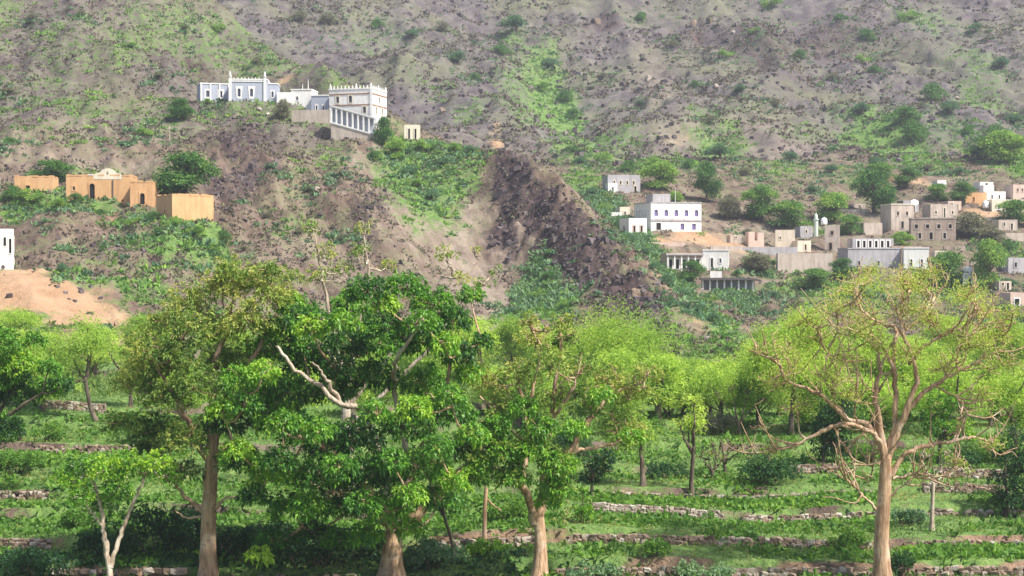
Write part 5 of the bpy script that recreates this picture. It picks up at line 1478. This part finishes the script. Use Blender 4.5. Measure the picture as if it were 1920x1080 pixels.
for px, d, wpx, hpx, kind, label in VILLAGE:
    u, _w = ray(px, 400)
    x = float(u) * d
    plant(kind, (x, d, gz(x, d)), 1.22 * wpx * d / F, 1.15 * hpx * d / F, label, 'tree', 'trees on the hillside and in the village', 'hillside_tree' if px < 800 else 'village_tree')

# belt of light green trees at the foot of the hill
rng = np.random.default_rng(77)
belt = [(60,140),(180,150),(300,138),(420,150),(560,142),(680,150),(800,140),(870,158),(960,150),(1040,138),(1120,150),(1190,140),(1460,148),(1540,136),(1640,150),(1720,138),(1800,150),(1880,140),(1960,150),(-60,150),
        (1560,176),(1700,172),(1850,176),(1500,195),(1620,200),(1760,198),(1890,202),(950,176),(1060,172),(260,168),(30,165),
        (1235,127),(1300,131),(1365,127),(1430,133)] + [(1000,111),(1075,116),(1235,112),(1420,112),(1585,112),(1700,115),(1860,112),(940,116),(560,112),(700,116),(340,113),(80,117),(1280,116),(1350,113),(1460,117),(1530,110),(1640,111),(1760,112),(1810,117),(1920,116),(1150,113)]
RANK = 'first second third fourth fifth sixth seventh eighth ninth tenth eleventh twelfth thirteenth fourteenth fifteenth sixteenth seventeenth eighteenth nineteenth twentieth twenty-first twenty-second twenty-third twenty-fourth twenty-fifth twenty-sixth'.split()
for i, (px, d) in enumerate(belt):
    u, _w = ray(px, 600)
    x = float(u) * d; kind = ('pale', 'pale2', 'pale3')[i % 3]
    hm = rng.uniform(4.5, 6.2) * (0.8 if d > 165 else 1.0); wm = rng.uniform(5.8, 8.4) * (0.85 if d > 165 else 1.0)
    band = lambda v: 'nearest' if v < 118 else 'low' if v < 134 else 'middle' if v < 160 else 'rear'
    row = band(d)
    if row == 'low': hm *= 0.62; wm *= 0.8
    if row == 'nearest': hm *= 0.85; wm *= 0.75
    rank = sum(1 for q in belt if q[0] < px and band(q[1]) == row)
    plant(kind, (x, d, gz(x, d)), wm, hm, 'light green acacia, %s from the left in the %s row of the acacia belt' % (RANK[rank], row), 'tree', 'belt of acacias at the foot of the slope', 'acacia_tree')

# shrubs one can pick out on the mountain and the hillside
SHRUBS = [
    (708,52,26,'shrub'),(773,70,30,'teal'),(968,60,62,'teal'),(943,102,42,'shrub'),(860,122,40,'teal'),(1070,288,34,'shrub'),(1443,16,40,'lime'),(1577,38,26,'shrub'),(1412,64,20,'lime'),(1362,108,30,'lime'),(1620,120,30,'lime'),(1626,76,40,'shrub'),
    (1642,136,30,'shrub'),(1753,188,52,'shrub'),(1617,214,34,'teal'),(1690,236,70,'shrub'),(1813,254,34,'shrub'),(1390,176,26,'teal'),(1303,164,20,'shrub'),(1563,284,18,'shrub'),(1640,316,40,'teal'),(1030,130,40,'teal'),(1010,170,40,'lime'),(1060,190,34,'shrub'),(1075,222,36,'shrub'),
    (1350,300,60,'teal'),(1230,312,44,'lime'),(1290,316,30,'shrub'),(1480,305,36,'teal'),(1720,262,60,'shrub'),(1780,215,40,'teal'),(1860,262,50,'shrub'),(1900,235,40,'teal'),(1890,292,60,'lime'),(1130,305,36,'lime'),(1090,310,30,'teal'),(1175,322,40,'shrub'),(890,150,24,'shrub'),(830,60,30,'scrub'),(620,50,40,'scrub'),(560,40,34,'scrub'),
    (1200,40,30,'shrub'),(1260,90,26,'scrub'),(1500,110,30,'shrub'),(1700,40,36,'lime'),(1830,60,30,'teal'),(1880,130,36,'teal'),(1560,150,24,'scrub'),(1450,200,26,'scrub'),(1330,230,30,'scrub'),(1200,200,24,'teal'),(1130,150,24,'scrub'),
    (60,40,26,'scrub'),(150,30,22,'scrub'),(240,90,26,'lime'),(300,150,26,'scrub'),(410,60,26,'lime'),(350,60,22,'scrub'),(480,120,26,'scrub'),(20,180,30,'scrub'),(270,255,34,'lime'),(230,275,26,'teal'),(20,270,26,'shrub'),(390,195,20,'lime'),
    (60,382,46,'lime'),(110,390,40,'lime'),(140,380,36,'shrub'),(20,375,46,'shrub'),(190,402,26,'shrub'),(250,420,32,'lime'),(290,412,34,'shrub'),(330,428,36,'lime'),(300,440,26,'shrub'),(365,446,40,'lime'),(390,470,34,'lime'),(420,450,34,'shrub'),(405,485,26,'shrub'),(350,470,22,'lime'),
    (130,475,22,'shrub'),(195,470,16,'shrub'),(230,495,16,'scrub'),(340,495,18,'shrub'),(360,505,16,'shrub'),(90,430,20,'scrub'),(250,450,16,'shrub'),(115,512,30,'teal'),(190,625,24,'teal'),
    (700,300,32,'shrub'),(740,300,36,'lime'),(770,330,34,'teal'),(790,350,32,'lime'),(810,375,30,'teal'),(760,290,28,'teal'),(800,285,36,'lime'),(850,285,32,'lime'),(880,290,26,'teal'),(830,310,28,'teal'),
    (1030,525,36,'shrub'),(1000,510,26,'teal'),(1010,560,36,'lime'),(1060,580,34,'lime'),(960,590,28,'teal'),(640,330,20,'scrub'),(580,360,22,'scrub'),(520,330,20,'scrub'),(500,410,22,'scrub'),(560,440,24,'scrub'),(460,470,22,'scrub'),(640,450,20,'scrub'),
    (1165,425,26,'teal'),(1180,455,28,'teal'),(1205,480,30,'teal'),(1225,510,32,'teal'),(1250,535,32,'teal'),(1280,560,34,'teal'),(1310,585,34,'teal'),(1340,605,30,'teal'),(1130,395,26,'lime'),(1110,365,26,'teal'),(1145,440,20,'teal'),(1260,575,26,'teal'),(1330,570,30,'lime'),
    (1450,560,30,'teal'),(1490,580,34,'scrub'),(1550,575,34,'teal'),(1430,590,26,'scrub'),(1520,545,28,'shrub'),(1620,560,40,'teal'),(1700,540,36,'teal'),(1740,550,36,'lime'),(1890,540,36,'teal'),(1840,590,30,'shrub'),(1910,600,36,'teal'),(1380,520,20,'shrub'),(1440,500,28,'lime'),(1400,440,24,'scrub'),(1500,500,22,'scrub'),
    (1800,330,30,'teal'),(1740,320,30,'scrub'),(1560,325,30,'teal'),(1400,330,34,'scrub'),(1520,360,26,'teal'),(1890,470,34,'shrub'),(1850,470,30,'teal'),
]
WORD = {'shrub': 'dark green', 'teal': 'grey-green', 'lime': 'bright green', 'scrub': 'dry brownish'}
MARK = [(100, 'the small orange house'), (260, 'the curved gable'), (450, 'the blue-grey hilltop house'), (640, 'the white fort'), (780, 'the tiny cream hut'), (950, 'the dark rock spur'), (1080, 'the green gully'), (1180, 'the dark stone house'), (1280, 'the white villa'), (1420, 'the pink ruin'), (1530, 'the stone tower'), (1640, 'the long grey house'), (1750, 'the brown house'), (1830, 'the salmon house'), (1900, 'the right edge')]
named = {}; CL = []
for px, py, wpx, kind in SHRUBS:
    p = hit(px, py)
    s = p[1] / F
    near = min(MARK, key=lambda q: abs(q[0] - px))[1]
    if p[1] > 385:
        where = ('high' if py < 90 else 'midway' if py < 200 else 'low') + ' on the mountain above ' + near; grp = 'shrubs on the far mountainside'
    elif px > 1090:
        where = 'on the village slope ' + ('above ' if py < 400 else 'below ') + near; grp = 'shrubs around the village'
    elif py > 360 and px < 450:
        where = ('just' if py < 425 else 'midway' if py < 480 else 'far') + ' below ' + ('the small orange house' if px < 120 else 'the curved gable' if px < 280 else 'the low bright orange house'); grp = 'shrubs below the orange mud houses'
    else:
        where = 'on the near hillside ' + ('above ' if py < 200 else 'below ') + near; grp = 'shrubs on the near hillside'
    CL.append((p, wpx * s, kind))
    o = plant(kind, p, wpx * s * 1.15, wpx * s * (0.5 + 0.25 * _rz.random()), WORD[kind] + ' shrub ' + where, 'shrub', grp, 'shrub')
    named.setdefault(o['label'], []).append((px, o))
ORD = ['leftmost', 'second from left', 'third from left', 'fourth from left', 'fifth from left', 'sixth from left', 'seventh from left', 'eighth from left', 'ninth from left']
for lb, lst in named.items():
    if len(lst) > 1:
        for (px, o), w in zip(sorted(lst, key=lambda q: q[0]), ORD):
            o['label'] = lb + ', ' + w
for k, o in PROTO.items():
    if k not in USED:
        for ch in list(o.children): bpy.data.objects.remove(ch)
        bpy.data.objects.remove(o)

# ------------------------------------------------------------------ stones: dry stone terrace walls, boulders
def rock_mesh(name, mat, seed, n=2):
    rng = np.random.default_rng(seed)
    g = np.linspace(-1, 1, n + 1)
    V = []; Q = []; idx = {}
    def vid(p):
        k = tuple(np.round(p, 4))
        if k not in idx:
            idx[k] = len(V); V.append(np.array(p, float))
        return idx[k]
    for ax in range(3):
        for sgn in (-1, 1):
            for i in range(n):
                for j in range(n):
                    q = []
                    for (a, b) in ((g[i], g[j]), (g[i + 1], g[j]), (g[i + 1], g[j + 1]), (g[i], g[j + 1])):
                        p = [0, 0, 0]; p[ax] = sgn; p[(ax + 1) % 3] = a; p[(ax + 2) % 3] = b
                        q.append(vid(p))
                    Q.append(q if sgn > 0 else q[::-1])
    V = np.array(V)
    V = V * 0.55 + unit(V) * 0.45
    V += rng.standard_normal(V.shape) * 0.11
    V *= 0.5
    return np_mesh(name, V, np.array(Q), mat)
PALE = [rock_mesh('stone', 'stone_pale', 400 + k) for k in range(7)]
BROWN = [rock_mesh('stone', 'stone_brown', 420 + k) for k in range(7)]

def stone_wall(label, k, px0, px1, rows, size, pool, seed, gap=0.04, lift=0.0, mixp=None):
    rng = np.random.default_rng(seed)
    d = RISERS[k][0]
    xa, xb = (px0 - 960) / F * d, (px1 - 960) / F * d
    xm = (xa + xb) / 2; ym = float(riser_d(k, np.array([xm]))[0])
    O = np.array([xm, ym, gz(xm, ym - 0.5)])
    root = tag(empty('terrace_wall', O), label, 'stone wall', 'dry stone terrace walls')
    count = 0
    for r in range(rows):
        x = xa + rng.uniform(0, size * 0.6)
        while x < xb and count < 300:
            w = size * rng.uniform(0.6, 1.5); h = size * rng.uniform(0.62, 0.95)
            if rng.uniform() > gap:
                y = float(riser_d(k, np.array([x]))[0]) - 0.12 + 0.09 * r + rng.uniform(-0.07, 0.07)
                z0 = gz(x, y - 0.35)
                o = obj('stone', (mixp if mixp and rng.uniform() < 0.35 else pool)[rng.integers(7)], root)
                o.location = (x + w / 2 - O[0], y - O[1], z0 + lift + (r + 0.45) * size * 0.66 + rng.uniform(-0.03, 0.03) - O[2])
                o.scale = (w * 1.12, size * rng.uniform(0.8, 1.2), h * 1.1)
                o.rotation_euler = (rng.uniform(-0.25, 0.25), rng.uniform(-0.25, 0.25), rng.uniform(-0.5, 0.5))
                count += 1
            x += w * 0.98
stone_wall('dry stone wall of large pale blocks left of the fluted orange trunk', 1, 800, 1000, 2, 0.36, PALE, 501, mixp=BROWN)
stone_wall('long low brown dry stone wall right of the fluted orange trunk', 1, 1060, 1620, 2, 0.32, BROWN, 502, mixp=PALE, gap=0.05)
stone_wall('pale dry stone wall below the small round bright acacia', 2, 1110, 1350, 3, 0.22, PALE, 503, gap=0.05)
stone_wall('line of pale stones on the terrace left of the big orange trunk', 2, 1390, 1640, 2, 0.24, PALE, 504, gap=0.12, mixp=BROWN)
stone_wall('stony bank along the bottom edge between the two orange trunks', 0, 1040, 1630, 2, 0.30, BROWN, 505, gap=0.12, mixp=PALE)
stone_wall('stony bank along the bottom edge right of the big orange trunk', 0, 1690, 1930, 2, 0.30, BROWN, 506, gap=0.12, mixp=PALE)
stone_wall('brown dry stone wall behind the slim pale-stemmed sapling', 3, 1730, 1890, 3, 0.26, BROWN, 507, gap=0.06, mixp=PALE)
stone_wall('rubble-faced brown wall on the terrace above the sapling at the right', 4, 1740, 1880, 3, 0.28, BROWN, 508, gap=0.1, mixp=PALE)
stone_wall('pale edging stones in the shade at the bottom left', 0, 40, 350, 1, 0.34, PALE, 509, gap=0.15, lift=0.28, mixp=BROWN)
stone_wall('short dry stone wall at the left edge below the young tree', 1, -20, 90, 3, 0.24, BROWN, 510, gap=0.05, mixp=PALE)
stone_wall('brown rubble wall on the far left terrace', 3, -20, 95, 3, 0.24, BROWN, 511, gap=0.1, mixp=PALE)
stone_wall('earthy stone bank beyond the grassy field at the left', 5, 60, 250, 3, 0.26, BROWN, 512, gap=0.15, mixp=PALE)
stone_wall('rubble line with pale stones at the foot of the leaning-trunk acacia', 7, 80, 200, 3, 0.3, PALE, 513, gap=0.1, mixp=BROWN)
stone_wall('brown stone mound right of the dark round bush', 4, 1475, 1560, 3, 0.28, BROWN, 514, gap=0.08, mixp=PALE)
stone_wall('shaded stone edging between the thick orange trunk and the tall olive tree', 0, 420, 690, 1, 0.3, BROWN, 515, gap=0.3, mixp=PALE)

BOULDERS = [(443,222,1.0,'white boulder on the brown face, left of a close pair under the hilltop house'),(466,223,1.2,'large white boulder on the brown face under the blue-grey hilltop house'),(486,208,0.8,'white boulder beside the right end of the blue-grey hilltop house'),(502,218,0.8,'white boulder below the blue-grey annex'),(545,250,0.8,'white boulder below the low white hilltop house'),(594,358,1.0,'lone white boulder midway down the brown face'),
            (830,212,2.2,'pale pinkish overhang boulder on the mountain right of the tiny cream hut'),(1338,40,1.6,'white boulder near the top of the mountain, left one of two'),(1375,62,1.3,'white boulder near the top of the mountain, right one of two'),(1342,165,1.5,'white boulder at mid height on the mountain above the villa'),(1443,226,1.2,'white boulder low on the mountain above the village'),(1795,188,1.6,'white boulder on the mountain right of a dark shrub'),
            (1215,150,2.0,'pinkish boulder on the scree slope of the mountain'),(1120,45,2.6,'grey crag boulder near the top centre of the mountain'),(1300,48,2.8,'dark grey crag boulder near the top of the mountain'),(1330,44,2.2,'grey boulder beside the dark crag near the mountain top'),(1190,555,1.4,'dark boulder on the lower end of the rock spur')]
for i, (px, py, s, label) in enumerate(BOULDERS):
    p = hit(px, py)
    o = obj('boulder', PALE[i % 7] if ('white' in label or 'pale' in label or 'pink' in label) else BROWN[i % 7], None, (p[0], p[1], p[2] + s * 0.18))
    o.scale = (s, s * 0.9, s * 0.75); o.rotation_euler = (0.2 * i, 0.1 * i, 1.3 * i)
    tag(o, label, 'boulder', 'boulders')

# ------------------------------------------------------------------ uncountable cover: rocks, scrub, grass, crops
def cover_at(x, y):
    i, _f = _ix(DD, y); j, _g = _ix(U, x / y)
    return M[i, j], slope[i, j]

def tone_at(x, y):
    i, _f = _ix(DD, y); j, _g = _ix(U, x / y)
    return TONE[i, j]

def scatter(n, d0, d1, rng, umax=0.38, power=1.0):
    u = rng.uniform(-umax, umax, n); d = (d0 ** power + rng.uniform(0, 1, n) * (d1 ** power - d0 ** power)) ** (1 / power)
    x = u * d
    return x, d, ground(x, d)

rng = np.random.default_rng(901)
def rocks(name, label, n, d0, d1, smin, smax, thresh_fn, power=1.6):
    x, y, z = scatter(n, d0, d1, rng, power=power)
    keep = thresh_fn(x, y)
    x, y, z = x[keep], y[keep], z[keep]
    k = len(x)
    cube = np.array([(-1, -1, -1), (1, -1, -1), (1, 1, -1), (-1, 1, -1), (-1, -1, 1), (1, -1, 1), (1, 1, 1), (-1, 1, 1)], float) * 0.5
    quads = np.array([(0, 3, 2, 1), (4, 5, 6, 7), (0, 1, 5, 4), (1, 2, 6, 5), (2, 3, 7, 6), (3, 0, 4, 7)])
    S = np.exp(rng.uniform(math.log(smin), math.log(smax), k))
    V = cube[None] * np.array([1, 0.9, 0.8]) + rng.standard_normal((k, 8, 3)) * 0.16
    a = rng.uniform(0, 6.28, k); c, s_ = np.cos(a)[:, None], np.sin(a)[:, None]
    V = np.stack([V[..., 0] * c - V[..., 1] * s_, V[..., 0] * s_ + V[..., 1] * c, V[..., 2]], -1) * S[:, None, None]
    V += np.stack([x, y, z + 0.12 * S], -1)[:, None]
    Q = (quads[None] + 8 * np.arange(k)[:, None, None]).reshape(-1, 4)
    cov, _s = cover_at(x, y)
    tint = np.clip(rng.beta(2, 2.6, k) - 0.26 * cov[:, 2], 0, 1)
    tag(obj(name, np_mesh(name, V.reshape(-1, 3), Q, 'rock_scatter', np.repeat(tint, 8))), label, None, None, 'stuff')
rocks('mountain_rocks', 'loose rocks strewn over the far mountainside', 8000, 395, 640, 0.35, 1.5, lambda x, y: fbm(x, y, 40, 3, 131) + 0.25 * rng.standard_normal(len(x)) > -0.05)
rocks('hillside_rocks', 'loose rocks on the dry hillside', 6000, 185, 370, 0.18, 0.7, lambda x, y: (fbm(x, y, 20, 3, 141) + 1.4 * cover_at(x, y)[0][:, 2] - 1.2 * cover_at(x, y)[0][:, 0] - 0.8 * tone_at(x, y) + 0.25 * rng.standard_normal(len(x)) > 0.05))
rocks('spur_rocks', 'dark broken rock covering the spur', 20000, 180, 300, 0.2, 1.0, lambda x, y: cover_at(x, y)[0][:, 2] > 0.45, 1.0)

def tufts(name, label, x, y, z, leafmat, nleaf, lmin, lmax, wid, tint, up=0.9, spread=0.25, droop=0.1, tv_=0.4):
    k = len(x)
    S = rng.uniform(lmin, lmax, k)
    base = np.repeat(np.stack([x, y, z - 0.03], -1), nleaf, 0)
    SS = np.repeat(S, nleaf)
    base[:, :2] += rng.standard_normal((k * nleaf, 2)) * (SS * spread)[:, None]
    dirs = unit(rng.standard_normal((k * nleaf, 3)) + np.array([0, 0, up]))
    dirs[:, 2] = np.abs(dirs[:, 2])
    tn = np.repeat(tint + tv_ * (rng.uniform(0, 1, k) - 0.5), nleaf) + 0.2 * (rng.uniform(0, 1, k * nleaf) - 0.5)
    V, Q, T = leaves(base, dirs, SS * rng.uniform(0.6, 1.2, len(SS)), SS * wid, tn, rng, droop)
    return tag(obj(name, np_mesh(name, V, Q, leafmat, T)), label, None, None, 'stuff')

x, y, z = scatter(36000, 390, 640, rng, umax=0.34, power=1.6)
kp = fbm(x, y, 26, 4, 151, 0.6) + 0.22 * rng.standard_normal(len(x)) > -0.02
tufts('mountain_scrub', 'low dry scrub over the far mountainside', x[kp], y[kp], z[kp], 'leaf_dry', 5, 0.45, 1.3, 0.6, 0.5, 0.7, 0.5, 0.1, 0.9)
x, y, z = scatter(38000, 185, 390, rng, umax=0.35, power=1.3)
c, s_ = cover_at(x, y)
kp = (c[:, 1] < 0.4) & (fbm(x, y, 14, 4, 161, 0.6) + 0.3 * rng.standard_normal(len(x)) + 0.3 * (x < 0) - 0.9 * tone_at(x, y) > 0.02)
tufts('hillside_scrub', 'low dry scrub over the hillside', x[kp], y[kp], z[kp], 'leaf_dry', 5, 0.3, 0.8, 0.5, 0.5, 0.8, 0.5, 0.1, 0.9)
x, y, z = scatter(44000, 185, 600, rng, power=1.3)
c, s_ = cover_at(x, y)
kp = c[:, 0] + 0.15 * rng.standard_normal(len(x)) > 0.42
tufts('green_scrub', 'green ground cover in the gullies and moist patches of the slopes', x[kp], y[kp], z[kp], 'leaf_far', 10, 0.4, 1.1, 0.45, 0.72, 0.8, 0.5)
# low growth round the shrubs, so that they merge into thickets
xs, ys, rr_ = [], [], []
for p, w_, kind in CL:
    n = int((14 + 5 * w_) * (0.35 if p[1] < 260 and p[0] < -30 and p[2] < 22 else 1.0))
    xs.append(p[0] + rng.standard_normal(n) * w_ * 0.95); ys.append(p[1] + rng.standard_normal(n) * w_ * 1.2)
x = np.concatenate(xs); y = np.concatenate(ys)
tufts('thicket_scrub', 'low grey-green growth around the shrubs of the slopes', x, y, ground(x, y), 'leaf_teal', 11, 0.35, 1.2, 0.45, 0.6, 0.8, 0.5, 0.1, 0.8)
x, y, z = scatter(30000, 225, 345, rng, umax=0.16)
c, s_ = cover_at(x, y)
kp = (c[:, 0] > 0.35) & (x > 0)
tufts('gully_scrub', 'grey-green brush filling the gully right of the dark rock spur', x[kp], y[kp], z[kp], 'leaf_teal', 9, 0.4, 1.1, 0.45, 0.7, 0.8, 0.5)
# valley grass
x, y, z = scatter(30000, 70, 132, rng, umax=0.33)
c, s_ = cover_at(x, y)
kp = (c[:, 0] > 0.35) & (s_ < 0.75)
tufts('grass', 'green grass on the terraces', x[kp], y[kp], z[kp], 'leaf_grass', 3, 0.16, 0.44, 0.22, 0.5 + 0.55 * fbm(x[kp], y[kp], 6, 3, 201), 1.2, 0.5, 0.25, 0.6)
x, y, z = scatter(11000, 126, 195, rng, umax=0.34)
c, s_ = cover_at(x, y)
kp = (c[:, 0] > 0.2) & (c[:, 1] < 0.3)
tufts('meadow_scrub', 'rough green scrub at the foot of the slope', x[kp], y[kp], z[kp], 'leaf_grass', 5, 0.3, 0.9, 0.36, 0.5, 0.8, 0.5)
x, y, z = scatter(7000, 71, 121, rng, umax=0.33)
kp = fbm(x, y, 5, 3, 221) > 0.0
tufts('weeds', 'rank weeds growing over the terraces and their walls', x[kp], y[kp], z[kp], 'leaf_crop', 8, 0.3, 0.75, 0.3, 0.4, 0.9, 0.5, 0.3, 0.8)
# extra wall runs along the terraces
stone_wall('thin grey stone wall along the terrace right of the slim sapling', 2, 1690, 1930, 2, 0.24, PALE, 516, gap=0.15, mixp=BROWN)
stone_wall('thin stone wall along the crop terrace below the round dark bush', 3, 1060, 1640, 1, 0.28, PALE, 517, gap=0.15, mixp=BROWN)
stone_wall('low stone wall beside the crop plot right of the big orange trunk', 1, 1690, 1930, 2, 0.28, BROWN, 518, gap=0.1, mixp=PALE)
# crops
def crop(name, label, px0, px1, d0, d1, row, lmin, lmax, tint, leafmat='leaf_crop', dens=1.0):
    xs, ys = [], []
    d = d0
    while d < d1:
        a, b = (px0 - 960) / F * d, (px1 - 960) / F * d
        n = int((b - a) / 0.3 * dens)
        xs.append(rng.uniform(a, b, n)); ys.append(d + rng.standard_normal(n) * 0.09)
        d += row
    x = np.concatenate(xs); y = np.concatenate(ys)
    return tufts(name, label, x, y, ground(x, y), leafmat, 9, lmin, lmax, 0.36, tint, 0.9, 0.4, 0.3, 0.5)
crop('crop_plants', 'bright green crop rows on the terrace behind the pale stone wall', 1030, 1660, 87.0, 90.0, 0.55, 0.3, 0.6, 0.62)
crop('crop_plants', 'dense green crop plot right of the big orange trunk', 1690, 1960, 77.6, 80.2, 0.45, 0.4, 0.75, 0.55, dens=1.4)
crop('crop_plants', 'low crop on the middle terrace left of the big orange trunk', 1090, 1650, 82.2, 85.3, 0.6, 0.25, 0.5, 0.42)
crop('crop_plants', 'bright crop in the grassy field at the left edge', -60, 260, 97.6, 103, 0.6, 0.35, 0.7, 0.68)
crop('crop_plants', 'green crop on the terrace behind the leafy thin trunks in the middle', 760, 1040, 82.5, 89.5, 0.7, 0.3, 0.6, 0.5)
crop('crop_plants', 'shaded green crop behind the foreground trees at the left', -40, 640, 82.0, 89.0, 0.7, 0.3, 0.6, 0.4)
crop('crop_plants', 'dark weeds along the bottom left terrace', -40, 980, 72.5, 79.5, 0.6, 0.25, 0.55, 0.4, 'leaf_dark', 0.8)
crop('crop_plants', 'weedy verge along the bottom edge at the right', 1040, 1960, 72.5, 75.4, 0.6, 0.2, 0.5, 0.6, 'leaf_teal', 0.6)

# ------------------------------------------------------------------ air
hz = MB(); hz.box(-1000, 1000, -30, 1100, -40, 420)
m, t, out = new_mat('haze_air')
pv = node(t, 'ShaderNodeVolumePrincipled')
pv.inputs['Color'].default_value = (0.82, 0.86, 0.97, 1)
pv.inputs['Density'].default_value = 0.00026
pv.inputs['Anisotropy'].default_value = 0.2
t.links.new(pv.outputs[0], out.inputs['Volume'])
o = hz.build('haze', 'haze_air')
tag(o, 'thin pale haze in the valley air', None, None, 'stuff')

for o in scene.objects:
    if o.parent is None and 'category' in o and 'kind' not in o:
        o['kind'] = 'thing'
